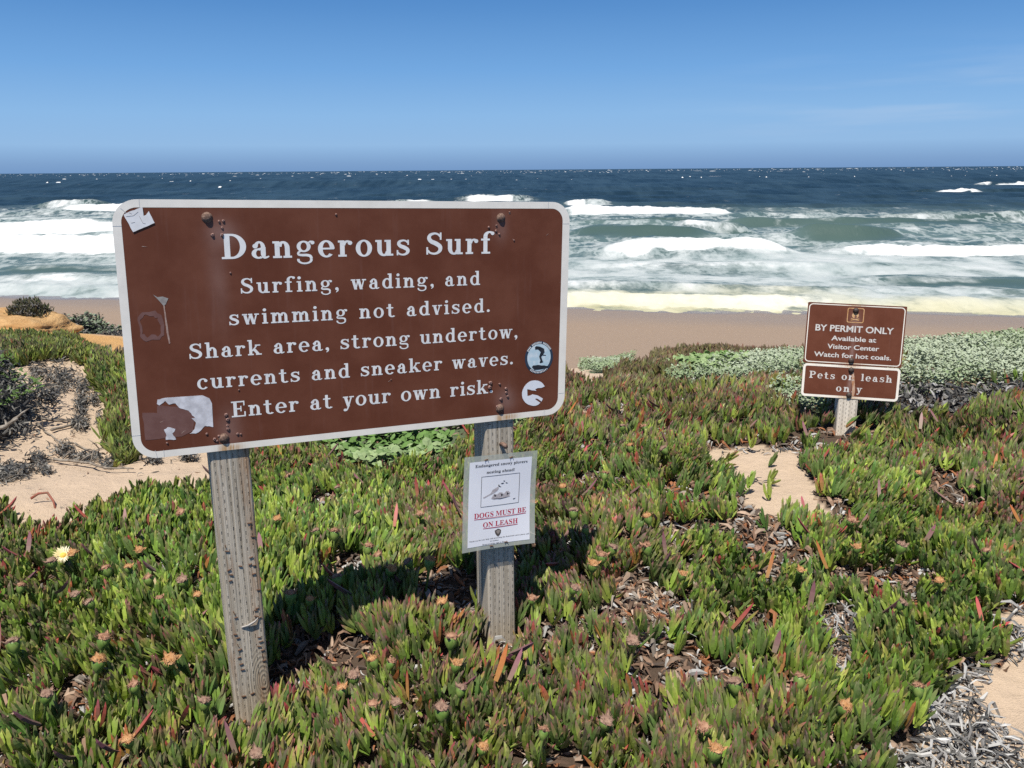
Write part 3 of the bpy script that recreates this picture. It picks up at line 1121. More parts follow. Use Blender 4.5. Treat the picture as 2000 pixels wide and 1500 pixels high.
# bank of ice plant over the hollow, its own thing
bankpoly = hits([(-120, 650), (60, 648), (160, 655), (205, 690), (250, 740), (260, 880), (235, 885), (222, 835), (200, 785), (178, 742), (150, 700), (120, 685), (90, 688), (60, 705), (-120, 720)], .07)
acc = Acc()
x, y = inside_pts(bankpoly, 1500)
z = ground_z(x, y) + rng.uniform(.0, .05, len(x))
shoots(acc, x, y, z, 1.0, 6, 3, np.full(len(x), .10), .30, 1.1, .3)
o = acc.build('ice_plant_bank', M_leaf)
tag(o, 'thick dark green bank of ice plant above the sandy hollow', 'ice plant', kind='stuff')

# orange sandstone ledge
M_rock = NT('sandstone')
n1 = M_rock.noise(6, 8, .65)
n2 = M_rock.noise(40, 4, .6)
M_rock.set(M_rock.mix(M_rock.step(n1, .3, .7), (.40, .22, .085), (.56, .36, .17)), .9, .15)
M_rock.bump(M_rock.math('ADD', n1, M_rock.math('MULTIPLY', n2, .3)), .8, .05)
c = at(20, 640, 9.5)
nu, nv = 70, 36
th = np.linspace(0, 2 * np.pi, nu, endpoint=False)
ph = np.linspace(0, np.pi / 2, nv)
TH, PH = np.meshgrid(th, ph)
ax_, ay_, az_ = 1.0, .6, .36
cx, sx_ = np.cos(TH), np.sin(TH)
ex = .6
px_ = ax_ * np.sign(cx) * np.abs(cx) ** ex * np.cos(PH) ** .45
py_ = ay_ * np.sign(sx_) * np.abs(sx_) ** ex * np.cos(PH) ** .45
pz_ = az_ * np.sin(PH) ** .8
nz = fbm(px_ * 2 + 5 * pz_, py_ * 2, 1.5, 4, 61) - .5
nz = nz + .35 * (fbm(px_ * 3, pz_ * 26 + py_ * 3, 1.0, 4, 62) - .5)
s_ = 1 + nz * .35
V = np.stack([px_ * s_, py_ * s_, pz_ * (1 + nz * .3) + .05 * px_ * -.5], -1).reshape(-1, 3)
ii = np.arange(nu * nv).reshape(nv, nu)
Q = np.stack([ii[:-1], np.roll(ii, -1, 1)[:-1], np.roll(ii, -1, 1)[1:], ii[1:]], -1).reshape(-1, 4)
rk = link('sandstone_ledge', big_mesh('ledge', V, Q, smooth=True), M_rock.m)
rk.location = (c[0] - .36, c[1], c[2] - .16)
tag(rk, 'rounded orange sandstone ledge at the dune edge with a shrub on it', 'rock')

# dead branches on the sand
M_stick = mottled('dead_wood', (.16, .13, .10), (.34, .30, .25), 25, .9, .15, .01)
BRS = [([(72, 820), (110, 826), (150, 826), (174, 819)], .008, 'thin grey branch lying across the sand, topmost of the sticks'),
       ([(102, 846), (135, 838), (172, 822)], .010, 'dark forked branch slanting up to the right in the hollow'),
       ([(75, 832), (88, 845), (99, 853), (118, 868)], .007, 'short dead branch leaning out of the withered bush'),
       ([(118, 868), (145, 872), (180, 884), (215, 876)], .007, 'pale crooked branch in the middle of the sandy hollow'),
       ([(105, 905), (160, 912), (210, 925), (262, 926)], .009, 'long thin branch, nearest on the sand below the sign'),
       ([(-20, 842), (15, 832), (34, 818)], .014, 'thick grey branch stuck in the withered bush')]
for pts, r, lab in BRS:
    m = MB()
    P = []
    for i, (px, py) in enumerate(pts):
        h = hit(px, py)
        P.append(Vector((h[0], h[1], float(ground_z(h[0], h[1])) + r * .8 + random.uniform(0, .02))))
    if 'bush' in lab and 'thick' in lab:
        P = [Vector(at(px, py, 4.22)) for px, py in pts]
    Q = []
    for i in range(len(P) - 1):
        for t in (0, .33, .66):
            q = P[i].lerp(P[i + 1], t)
            Q.append(q + Vector((random.uniform(-1, 1), random.uniform(-1, 1), random.uniform(0, .7))) * .008)
    Q.append(P[-1])
    m.tube(Q, [r * (1 - .6 * i / len(Q)) for i in range(len(Q))], 6)
    o = Q[0].copy()
    for k in range(3):
        i = random.randint(1, len(Q) - 2)
        d = Vector((random.uniform(-1, 1), random.uniform(-.6, .6), random.uniform(.1, .8))).normalized()
        m.tube([Q[i], Q[i] + d * .05, Q[i] + d * .10 + Vector((0, 0, -.015))], [r * .5, r * .4, r * .2], 5)
    m.v = [(v[0] - o.x, v[1] - o.y, v[2] - o.z) for v in m.v]
    b_ = m.build('dead_branch', M_stick, smooth=True)
    b_.location = o
    tag(b_, lab, 'branch', 'dead branches in the sandy hollow')

# red runner stem of ice plant at the edge of the hollow
m = MB()
P = [hit(62, 986) + np.array([0, 0, .03]), hit(78, 984) + np.array([0, 0, .05]), hit(96, 984) + np.array([0, 0, .055]), hit(106, 990) + np.array([0, 0, .03]), hit(109, 998)]
m.tube([Vector(p) for p in P], [.006, .006, .0055, .005, .004], 7)
o = m.build('runner_stem', mottled('red_stem', (.30, .09, .06), (.22, .10, .06), 40, .6, .3), smooth=True)
tag(o, 'arched reddish bare ice plant runner at the sand edge', 'stem')

# ------------------------------------------------------------------ fruits and flower
FR = [(212, 1122), (252, 1117), (180, 1185), (313, 1179), (389, 1170), (361, 1144), (40, 1155), (145, 1091), (104, 1106), (200, 1262), (191, 1306), (29, 1269), (359, 1010), (253, 1456), (400, 1383),
      (293, 1140), (271, 1082), (150, 1170), (718, 1080), (761, 1121), (774, 1381), (728, 1388), (670, 1357), (691, 1332), (761, 1304), (732, 1301), (863, 1402), (880, 1262), (889, 1308), (898, 1357),
      (1038, 1178), (870, 1189), (802, 1105), (740, 1096), (838, 1108), (621, 1044), (653, 1051), (541, 1021), (660, 1140), (567, 1175), (605, 1180), (1118, 1157), (1175, 1097), (1157, 1113), (1195, 1080), (1265, 1080),
      (1267, 1020), (1437, 1350), (1378, 1430), (1393, 1480), (1235, 1260), (1660, 1025), (1673, 1078), (1757, 1077), (1928, 1087), (1835, 1143), (1757, 1187), (1793, 1357), (1643, 1390), (1215, 840),
      (1260, 840), (1232, 880), (1300, 885), (1180, 935), (1100, 960), (1120, 1010), (1145, 1040), (460, 1010), (700, 1010), (820, 1010), (1560, 1120), (1480, 1080), (1900, 960), (1790, 930), (500, 1480), (1060, 1440),
      (940, 1470), (1180, 1420), (1560, 1340), (330, 1300), (90, 1370), (265, 1350), (1040, 990), (660, 960), (570, 940), (1330, 1130)]
fm_ = MB()
fm_.lathe([(.003, -.085), (.0035, -.012), (.007, -.006), (.0125, .002), (.0150, .012), (.0145, .019), (.0115, .023)], 10, .06)
FRUIT = fm_.mesh('ice_plant_fruit', True)
FRUIT.materials.append(mottled('fruit_skin', (.11, .20, .035), (.22, .29, .07), 60, .45, .4))
tops = []
for tcol in (((.28, .14, .085), (.44, .26, .165)), ((.38, .18, .07), (.54, .32, .16)), ((.22, .13, .095), (.36, .24, .17))):
    t_ = MB()
    t_.lathe([(.0125, .018), (.0150, .022), (.0125, .0275), (.0065, .030), (.001, .0305)], 11, .22)
    for k in range(110):
        a = random.uniform(0, 6.28)
        ti = random.uniform(.1, 1.45)
        L = random.uniform(.006, .015)
        d = Vector((math.cos(a) * math.sin(ti), math.sin(a) * math.sin(ti), math.cos(ti)))
        b0 = Vector((math.cos(a) * .013 * random.random(), math.sin(a) * .013 * random.random(), .024))
        s_ = d.cross(Vector((0, 0, 1))).normalized() * random.uniform(.0008, .0016)
        n_ = d.cross(s_).normalized() * .0009
        e_ = b0 + d * L + Vector((0, 0, -.004 * ti))
        t_.add([b0 + s_, b0 - s_ * .5 + n_, b0 - s_, e_], [(0, 1, 3), (1, 2, 3), (2, 0, 3)])
    for k in range(2):                                           # longer withered calyx tongues
        a = k * 2.1 + random.uniform(-.4, .4)
        d = Vector((math.cos(a) * .8, math.sin(a) * .8, .75))
        s_ = Vector((-math.sin(a), math.cos(a), 0)) * .005
        b0 = Vector((math.cos(a) * .011, math.sin(a) * .011, .018))
        t_.add([b0 + s_, b0 - s_, b0 + d * .011 + s_ * .8, b0 + d * .011 - s_ * .8, b0 + d * random.uniform(.017, .025), b0 + d * .010 + Vector((math.cos(a), math.sin(a), 0)) * .004],
               [(0, 1, 5), (0, 5, 2), (1, 3, 5), (2, 5, 4), (3, 4, 5)])
    me = t_.mesh('dried_flower')
    me.materials.append(mottled('dried_flower', *tcol, 90, .9, .1))
    tops.append(me)
for i, (px, py) in enumerate(FR):
    h = hit(px, py, .135)
    sc_ = random.uniform(.85, 1.3)
    fo_ = bpy.data.objects.new('ice_plant_fruit', FRUIT)
    COL.objects.link(fo_)
    fo_.location = h
    fo_.scale = (sc_,) * 3
    fo_.rotation_euler = (random.uniform(-.1, .45), random.uniform(-.3, .3), random.uniform(0, 6.28))
    tag(fo_, 'green ice plant fruit with a withered brown flower among upright leaves', 'fruit', 'withered ice plant fruits')
    to_ = bpy.data.objects.new('dried_flower', tops[i % 3])
    COL.objects.link(to_)
    to_.parent = fo_
# the one open flower
h = hit(124, 1086, .15)
root = empty('ice_plant_flower', Matrix.Translation(h) @ Matrix.Rotation(R(30), 4, 'X') @ Matrix.Rotation(R(12), 4, 'Y'))
tag(root, 'single open pale yellow flower among the leaves', 'flower')
m = MB()
for k in range(64):
    a = k * 2.39996
    L = random.uniform(.026, .036)
    up = random.uniform(.25, .8)
    d = Vector((math.cos(a), math.sin(a), up)).normalized()
    s_ = Vector((-math.sin(a), math.cos(a), 0)) * .0018
    b0 = Vector((math.cos(a) * .006, math.sin(a) * .006, .002))
    m.add([b0 + s_, b0 - s_, b0 + d * L * .6 - s_ * 1.3 + Vector((0, 0, .001)), b0 + d * L * .6 + s_ * 1.3, b0 + d * L], [(0, 1, 2, 3), (3, 2, 4)])
m.build('petals', mottled('petal', (.80, .66, .30), (.86, .80, .58), 30, .6, .2), root)
m = MB()
m.lathe([(.004, -.012), (.010, -.002), (.012, .004), (.009, .011), (.002, .013)], 10, .1)
m.build('flower_centre', mottled('stamen', (.80, .50, .06), (.70, .55, .15), 200, .7, .2), root, smooth=True)
m = MB()
m.lathe([(.003, -.07), (.004, -.014), (.012, -.004), (.011, .0)], 8)
m.build('stalk', bpy.data.materials['fruit_skin'], root, smooth=True)

# ------------------------------------------------------------------ lettering
X_H = .68


class Glyph:
    """slab serif letters drawn as strokes: thick uprights, thin bars, ball ends"""
    def __init__(s, w=.165, t=.078):
        s.w, s.t, s.P = w, t, []

    def quad(s, x0, y0, x1, y1): s.P.append([[(x0, y0), (x1, y0), (x1, y1), (x0, y1)]])
    def V(s, x, y0, y1, w=None):
        w = w or s.w
        s.quad(x - w / 2, y0, x + w / 2, y1)
    def slab(s, x0, x1, y, up): s.quad(x0, y, x1, y + s.t) if up else s.quad(x0, y - s.t, x1, y)
    def ball(s, x, y, r):
        s.P.append([[(x + r * math.cos(a * math.pi / 9), y + r * math.sin(a * math.pi / 9)) for a in range(18)]])
    def arc(s, cx, cy, rx, ry, a0, a1, w=None, t=None):
        w, t = w or s.w, t or s.t
        n = max(6, int(abs(a1 - a0) / 9))
        q = []
        pts = []
        for i in range(n + 1):
            a = R(a0 + (a1 - a0) * i / n)
            pts.append(((cx + rx * math.cos(a), cy + ry * math.sin(a)), (cx + (rx - w) * math.cos(a), cy + (ry - t) * math.sin(a))))
        for i in range(n):
            (o0, i0), (o1, i1) = pts[i], pts[i + 1]
            q.append([i0, o0, o1, i1])
        s.P.append(q)
    def line(s, pts, ws):
        """smooth polyline with a width at each given point"""
        n = len(pts)
        P, Wd = [], []
        for i in range(n - 1):
            p0, p1, p2, p3 = pts[max(i - 1, 0)], pts[i], pts[i + 1], pts[min(i + 2, n - 1)]
            st = 6 if n > 2 else 1
            for k in range(st + (i == n - 2)):
                t = k / st
                P.append(tuple(.5 * (2 * p1[j] + (p2[j] - p0[j]) * t + (2 * p0[j] - 5 * p1[j] + 4 * p2[j] - p3[j]) * t * t + (3 * p1[j] - p0[j] - 3 * p2[j] + p3[j]) * t ** 3) for j in (0, 1)))
                Wd.append(ws[i] + (ws[i + 1] - ws[i]) * t)
        E = []
        for i, p in enumerate(P):
            a, b = P[max(i - 1, 0)], P[min(i + 1, len(P) - 1)]
            dx, dy = b[0] - a[0], b[1] - a[1]
            l = math.hypot(dx, dy) or 1
            E.append(((p[0] - dy / l * Wd[i] / 2, p[1] + dx / l * Wd[i] / 2), (p[0] + dy / l * Wd[i] / 2, p[1] - dx / l * Wd[i] / 2)))
        s.P.append([[E[i][1], E[i + 1][1], E[i + 1][0], E[i][0]] for i in range(len(E) - 1)])
    def diag(s, x0, y0, x1, y1, w):
        """slanted bar with level ends"""
        s.P.append([[(x0 - w / 2, y0), (x0 + w / 2, y0), (x1 + w / 2, y1), (x1 - w / 2, y1)]])


def glyph(ch, w=.165, t=.078):
    g = Glyph(w, t)
    h = X_H
    if ch in 'nmhr':
        asc = 1.0 if ch == 'h' else h
        g.V(.16, 0, asc)
        g.slab(0, .16, asc, False)
        g.slab(0, .32, 0, True)
        if ch == 'r':
            g.arc(.36, .42, .21, .265, 55, 165, .12, .085)
            g.ball(.455, .575, .088)
            return g.P, .56
        xs = (.52,) if ch != 'm' else (.50, .84)
        x0 = .16
        for x in xs:
            g.arc((x0 + x) / 2 + .035, .40, (x - x0) / 2 + w / 2 - .035, .285, 0, 165, w, .09)
            g.V(x, 0, .41)
            g.slab(x - .15, x + .16, 0, True)
            x0 = x
        return g.P, xs[-1] + .2
    if ch == 'u':
        g.V(.16, .25, h)
        g.slab(0, .16, h, False)
        g.arc(.33, .27, .17 + w / 2, .285, 180, 340, w, .09)
        g.V(.52, 0, h)
        g.slab(.36, .52, h, False)
        g.slab(.52, .70, 0, True)
        return g.P, .72
    if ch == 'f':
        g.V(.19, 0, .80)
        g.slab(.02, .40, 0, True)
        g.slab(0, .38, h, False)
        g.arc(.37, .78, .18 + w / 2, .235, 60, 180, w, .085)
        g.ball(.50, .915, .08)
        return g.P, .52
    if ch == 'i':
        g.V(.16, 0, h)
        g.slab(0, .16, h, False)
        g.slab(0, .32, 0, True)
        g.ball(.15, .89, .098)
        return g.P, .34
    if ch == 'l':
        g.V(.16, 0, 1.0)
        g.slab(0, .16, 1.0, False)
        g.slab(0, .32, 0, True)
        return g.P, .34
    if ch == 'k':
        g.V(.16, 0, 1.0)
        g.slab(0, .16, 1.0, False)
        g.slab(0, .32, 0, True)
        g.diag(.24, .25, .52, h - .03, .10)
        g.diag(.58, .04, .34, .40, .19)
        g.slab(.44, .76, 0, True)
        g.slab(.40, .70, h, False)
        return g.P, .76
    if ch == 'd':
        g.arc(.32, .34, .30, .355, 35, 325, w, .09)
        g.V(.52, 0, 1.0)
        g.slab(.36, .52, 1.0, False)
        g.slab(.52, .69, 0, True)
        return g.P, .71
    if ch == 'p':
        return g.P, .7
    if ch == 'a':
        g.arc(.30, .43, .205, .265, 0, 165, .15, .085)
        g.V(.43, .13, .45)
        g.ball(.155, .495, .092)
        g.arc(.265, .195, .245, .21, 60, 310, .155, .075)
        g.line([(.38, .385), (.30, .385), (.25, .37)], [.075, .07, .06])
        g.line([(.43, .18), (.45, .06), (.53, .035), (.63, .085)], [w, .13, .08, .05])
        return g.P, .66
    if ch == 'o':
        g.arc(.32, .34, .315, .36, 0, 360, w, .075)
        return g.P, .66
    if ch == 'e':
        g.arc(.315, .34, .31, .36, 0, 318, w, .078)
        g.quad(.13, .315, .60, .315 + .072)
        return g.P, .65
    if ch == 'c':
        g.arc(.32, .34, .31, .36, 50, 318, w, .078)
        g.ball(.475, .535, .09)
        return g.P, .60
    if ch in 'sS':
        k = 1.0 if ch == 's' else 1.44
        ky = k
        kx = k * (.98 if ch == 's' else .88)
        wm = 1 if ch == 's' else 1.15
        g.line([(.47 * kx, .55 * ky), (.40 * kx, .62 * ky), (.28 * kx, .648 * ky), (.14 * kx, .60 * ky), (.105 * kx, .50 * ky), (.18 * kx, .405 * ky), (.32 * kx, .345 * ky), (.455 * kx, .25 * ky), (.46 * kx, .14 * ky), (.38 * kx, .06 * ky), (.26 * kx, .033 * ky),
                (.13 * kx, .065 * ky), (.06 * kx, .14 * ky)], [.07 * wm, .07 * wm, .075 * wm, .11 * wm, .14 * wm, .155 * wm, .165 * wm, .155 * wm, .13 * wm, .095 * wm, .075 * wm, .07 * wm, .07 * wm])
        g.quad(.455 * kx, .455 * ky, .455 * kx + .062 * wm, .675 * ky)
        g.quad(.012 * kx, .01 * ky, .012 * kx + .062 * wm, .235 * ky)
        return g.P, .58 * kx
    if ch == 't':
        g.V(.20, .16, .90)
        g.slab(0, .42, h, False)
        g.arc(.35, .18, .15 + w / 2, .195, 180, 325, w, .085)
        return g.P, .54
    if ch == 'v' or ch == 'y':
        g.diag(.31, 0, .13, h, .175)
        g.diag(.31, 0, .50, h, .082)
        g.slab(0, .30, h, False)
        g.slab(.37, .64, h, False)
        if ch == 'y':
            g.line([(.335, .08), (.26, -.12), (.19, -.24), (.10, -.27)], [.09, .085, .085, .075])
            g.ball(.105, -.215, .092)
        return g.P, .64
    if ch == 'w':
        g.diag(.29, 0, .13, h, .17)
        g.diag(.29, 0, .44, h, .078)
        g.diag(.62, 0, .45, h, .17)
        g.diag(.62, 0, .79, h, .078)
        g.slab(0, .28, h, False)
        g.slab(.33, .56, h, False)
        g.slab(.67, .92, h, False)
        return g.P, .94
    if ch == 'g':
        g.arc(.29, .455, .255, .235, 0, 360, .14, .07)
        g.line([(.45, .59), (.53, .655), (.60, .655)], [.06, .06, .06])
        g.ball(.615, .61, .075)
        g.line([(.17, .27), (.085, .20), (.10, .125), (.22, .10), (.40, .095), (.52, .05), (.56, -.05)], [.07, .075, .09, .10, .11, .11, .10])
        g.arc(.315, -.095, .285, .185, 15, -195, .095, .07)
        return g.P, .70
    if ch == 'D':
        w2 = w * 1.12
        g.V(.20, 0, 1, w2)
        g.quad(.0, 0, .36, t)
        g.quad(.0, 1 - t, .36, 1)
        g.arc(.35, .5, .50, .5, -90, 90, w2 * 1.08, t)
        return g.P, .90
    if ch == 'P':
        w2 = w * 1.1
        g.V(.20, 0, 1, w2)
        g.slab(0, .42, 0, True)
        g.quad(0, 1 - t, .40, 1)
        g.quad(.2, .43, .40, .43 + t)
        g.arc(.39, .715, .37, .285, -90, 90, w2, t)
        return g.P, .80
    if ch == 'E':
        w2 = w * 1.1
        g.V(.20, 0, 1, w2)
        g.quad(0, 0, .74, t)
        g.quad(0, 1 - t, .70, 1)
        g.quad(.2, .47, .50, .47 + t)
        g.quad(.635, .70, .70, 1 - t * .5)
        g.quad(.665, t * .5, .74, .32)
        g.quad(.47, .34, .53, .69)
        return g.P, .80
    if ch in ',.':
        g.ball(.12, .098, .1)
        if ch == ',':
            g.line([(.17, .10), (.17, -.02), (.07, -.13)], [.10, .085, .04])
        return g.P, .25
    return g.P, .42


def slab_text(s, width, cap, w=.165, t=.078, sx=1.13):
    """mesh pieces of a line of slab lettering with its left end at 0, fitted to a width"""
    adv = []
    gl = [glyph(c, w, t) for c in s]
    nat = sum(a for _, a in gl) * sx
    sp = (width / cap - nat) / max(len(s) - 1, 1)
    m = MB()
    x = 0
    for ch, (polys, a) in zip(s, gl):
        for k, piece in enumerate(polys):
            for q in piece:
                m.add([((x + p[0] * sx) * cap, p[1] * cap, .0001 + .00004 * k) for p in q], [tuple(range(len(q)))])
        x += a * sx + sp
    return m


def bold(s):
    r = ''
    for ch in s:
        if 'A' <= ch <= 'Z': r += chr(0x1D400 + ord(ch) - 65)
        elif 'a' <= ch <= 'z': r += chr(0x1D41A + ord(ch) - 97)
        else: r += ch
    return r


def font_mesh(name, s, size, width=None, offset=0.0, align='LEFT'):
    c = bpy.data.curves.new(name, 'FONT')
    c.body = s
    c.size = size
    c.offset = offset
    o = bpy.data.objects.new(name, c)
    COL.objects.link(o)
    dg = bpy.context.evaluated_depsgraph_get()
    dg.update()
    me = bpy.data.meshes.new_from_object(o.evaluated_get(dg))
    bpy.data.objects.remove(o)
    n = len(me.vertices)
    co = np.empty(n * 3)
    me.vertices.foreach_get('co', co)
    co = co.reshape(-1, 3)
    if width:
        lo, hi = co[:, 0].min(), co[:, 0].max()
        co[:, 0] = (co[:, 0] - lo) * width / (hi - lo)
    me.vertices.foreach_set('co', co.ravel())
    return me


def remap(me, fn):
    n = len(me.vertices)
    co = np.empty(n * 3)
    me.vertices.foreach_get('co', co)
    co = fn(co.reshape(-1, 3))
    me.vertices.foreach_set('co', co.ravel())
    me.update()
    return me


# ------------------------------------------------------------------ big sign
SM = Matrix(((SU[0], SV[0], SN[0], SB[0]), (SU[1], SV[1], SN[1], SB[1]), (SU[2], SV[2], SN[2], SB[2]), (0, 0, 0, 1)))


def rrect(x0, y0, x1, y1, r, n=8):
    P = []
    for cx, cy, a0 in ((x1 - r, y1 - r, 0), (x0 + r, y1 - r, 90), (x0 + r, y0 + r, 180), (x1 - r, y0 + r, 270)):
        for i in range(n + 1):
            a = R(a0 + 90 * i / n)
            P.append((cx + r * math.cos(a), cy + r * math.sin(a)))
    return P


def ring(m, outer, inner, z, th=.0):
    n = len(outer)
    vs = [(p[0], p[1], z) for p in outer] + [(p[0], p[1], z) for p in inner]
    fs = [(i, (i + 1) % n, n + (i + 1) % n, n + i) for i in range(n)]
    m.add(vs, fs)


def sign_brown(name, rust):
    t = NT(name)
    co = t.coord('Object')
    X = t.xyz(co)
    n1 = t.noise(7, 5, .6, co)
    n2 = t.noise(1.0, 4, .6, co, (60, 4, 1))
    c = t.mix(t.step(n1, .3, .7), (.120, .037, .019), (.158, .055, .031))
    c = t.mix(t.math('MULTIPLY', t.step(n2, .55, .8), .18), c, (.22, .12, .10))
    for (u, v, lu, lv, amt) in rust:                   # chalky worn smears below the bolts
        du = t.math('DIVIDE', t.math('SUBTRACT', X[0], u), lu)
        dv = t.math('DIVIDE', t.math('SUBTRACT', X[1], v), lv)
        g = t.math('POWER', 2.718, t.math('MULTIPLY', t.math('ADD', t.math('MULTIPLY', du, du), t.math('MULTIPLY', dv, dv)), -1.0))
        c = t.mix(t.math('MULTIPLY', g, t.math('MULTIPLY', n1, amt)), c, (.36, .25, .22))
    t.set(c, t.math('MULTIPLY_ADD', n1, .2, .5), .15)
    return t.m


def border_mat(name, spots, base=(.86, .80, .70)):
    t = NT(name)
    co = t.coord('Object')
    X = t.xyz(co)
    n1 = t.noise(18, 5, .6, co)
    n2 = t.noise(1.0, 5, .6, co, (150, 6, 1))
    c = t.mix(t.step(n1, .35, .75), base, tuple(b * .90 for b in base))
    for (u, lu, v, lv) in spots:
        du = t.math('DIVIDE', t.math('SUBTRACT', X[0], u), lu)
        dv = t.math('DIVIDE', t.math('SUBTRACT', X[1], v), lv)
        g = t.math('POWER', 2.718, t.math('MULTIPLY', t.math('ADD', t.math('MULTIPLY', du, du), t.math('MULTIPLY', dv, dv)), -1.0))
        c = t.mix(t.math('MULTIPLY', g, t.step(n2, .25, .6)), c, (.48, .28, .12))
    t.set(c, .6, .15)
    return t.m


M_border = border_mat('white_reflective_border', [(.2162, .011, .0, .03), (1.001, .012, .0, .03), (.235, .03, .005, .012), (1.03, .03, .008, .012)])
M_letter = mottled('white_lettering', (.82, .80, .76), (.70, .69, .67), 30, .6, .15)
M_brown = sign_brown('brown_sign_paint', [(.245, .56, .035, .03, .55), (.225, .47, .022, .11, .22), (.232, .06, .03, .05, .5), (1.02, .06, .03, .035, .6), (.998, .57, .02, .04, .45), (.235, .40, .02, .1, .12)])
M_alu = mottled('sheet_metal', (.40, .40, .39), (.30, .30, .29), 20, .5, .5)
M_rust = mottled('rusty_steel', (.10, .055, .038), (.26, .165, .12), 130, .75, .3, .003)
M_rust2 = mottled('dark_rusty_steel', (.09, .05, .035), (.20, .11, .06), 200, .8, .3, .002)
M_seam = mottled('tape_seam', (.42, .43, .44), (.5, .5, .5), 50, .6, .3)


def wood(name, knot, stain=True, pale=0.0):
    t = NT(name)
    co = t.coord('Object')
    X = t.xyz(co)
    kx, kz = knot
    # swirl of the grain round a knot
    dx = t.math('SUBTRACT', X[0], kx)
    dz = t.math('SUBTRACT', X[2], kz)
    d = t.math('SQRT', t.math('ADD', t.math('MULTIPLY', t.math('MULTIPLY', dx, dx), 6.0), t.math('MULTIPLY', dz, dz)))
    near = t.step(d, .15, .04)
    g1 = t.noise(1.0, 6, .65, co, (140, 140, 2.2))
    g2 = t.noise(1.0, 4, .6, co, (30, 30, 1.0))
    rings = t.math('MULTIPLY_ADD', t.math('SINE', t.math('ADD', t.math('MULTIPLY', d, 430.0), t.math('MULTIPLY', g2, 9.0))), .5, .5)
    gr = t.math('ADD', t.math('MULTIPLY', g1, t.math('SUBTRACT', 1.0, t.math('MULTIPLY', near, .45))), t.math('MULTIPLY', rings, t.math('MULTIPLY', near, .17)))
    lo = tuple(a + pale for a in (.34, .285, .21))
    hi = tuple(a + pale for a in (.62, .545, .435))
    c = t.mix(t.step(gr, .28, .68), lo, hi)
    c = t.mix(t.math('MULTIPLY', t.step(g2, .5, .75), .35), c, (.40, .33, .24))
    # rows of incising slits from the pressure treatment
    rowx = t.math('DIVIDE', X[0], .0155)
    fx = t.math('ABSOLUTE', t.math('SUBTRACT', t.math('FRACT', rowx), .5))
    rid = t.math('FLOOR', rowx)
    zz = t.math('ADD', t.math('DIVIDE', X[2], .024), t.math('MULTIPLY', rid, .381))
    fz = t.math('ABSOLUTE', t.math('SUBTRACT', t.math('FRACT', zz), .5))
    slit = t.math('MULTIPLY', t.step(fx, .09, .05), t.step(fz, .26, .20))
    slit = t.math('MULTIPLY', slit, t.step(t.noise(1.0, 2, .5, co, (60, 60, 25)), .36, .48))
    crk = t.math('MULTIPLY', t.step(t.noise(1.0, 3, .6, co, (190, 190, 1.3)), .60, .68), .7)
    c = t.mix(crk, c, (.11, .085, .06))
    c = t.mix(t.math('MULTIPLY', slit, .42), c, (.07, .055, .045))
    if stain:
        sx = t.math('MULTIPLY', t.step(X[0], .012, .030), t.step(t.noise(1.0, 5, .6, co, (50, 50, 5)), .40, .62))
        c = t.mix(t.math('MULTIPLY', sx, .62), c, (.30, .15, .06))
        s2 = t.math('MULTIPLY', t.step(X[0], -.008, -.022), t.step(t.noise(1.0, 5, .6, co, (70, 70, 6)), .52, .70))
        c = t.mix(t.math('MULTIPLY', s2, .5), c, (.28, .15, .07))
    kn = t.step(d, .030, .016)
    t.set(c, .85, .2)
    t.bump(t.math('SUBTRACT', t.math('SUBTRACT', gr, crk), t.math('MULTIPLY', slit, 1.0)), .8, .006)
    return t.m


def post_mesh(w, dpt, h, seed, chip=.0015):
    """squared timber with worn edges, standing on z=0 going down .15"""
    prof = []
    r = .006
    for sx_, sy_ in ((1, 1), (-1, 1), (-1, -1), (1, -1)):
        cx, cy = sx_ * (w / 2 - r), sy_ * (dpt / 2 - r)
        a0 = {(1, 1): 0, (-1, 1): 90, (-1, -1): 180, (1, -1): 270}[(sx_, sy_)]
        for a in (0, 45, 90):
            prof.append((cx + r * math.cos(R(a0 + a)), cy + r * math.sin(R(a0 + a))))
        nx = {(1, 1): (-1, 0), (-1, 1): (0, -1), (-1, -1): (1, 0), (1, -1): (0, 1)}[(sx_, sy_)]
        ln = (w if nx[0] else dpt) - 2 * r
        bx, by = prof[-1]
        for k in (.33, .66):
            prof.append((bx + nx[0] * ln * k, by + nx[1] * ln * k))
    n, K = len(prof), 70
    rs = np.random.default_rng(seed)
    zs = np.linspace(-.2, h, K)
    V = []
    for z_ in zs:
        for i, p in enumerate(prof):
            q = float(fbm(np.array([i * 3.7 + seed]), np.array([z_]), 9, 3, seed)[0] - .5)
            V.append((p[0] * (1 + q * .02) + q * chip, p[1] * (1 + q * .02), z_))
    ii = np.arange(n * K).reshape(K, n)
    Q = np.stack([ii[:-1], np.roll(ii, -1, 1)[:-1], np.roll(ii, -1, 1)[1:], ii[1:]], -1).reshape(-1, 4)
    me = bpy.data.meshes.new('post')
    me.from_pydata(V, [], [tuple(q) for q in Q.tolist()] + [tuple(ii[-1].tolist()), tuple(ii[0][::-1].tolist())])
    me.update()
    return me


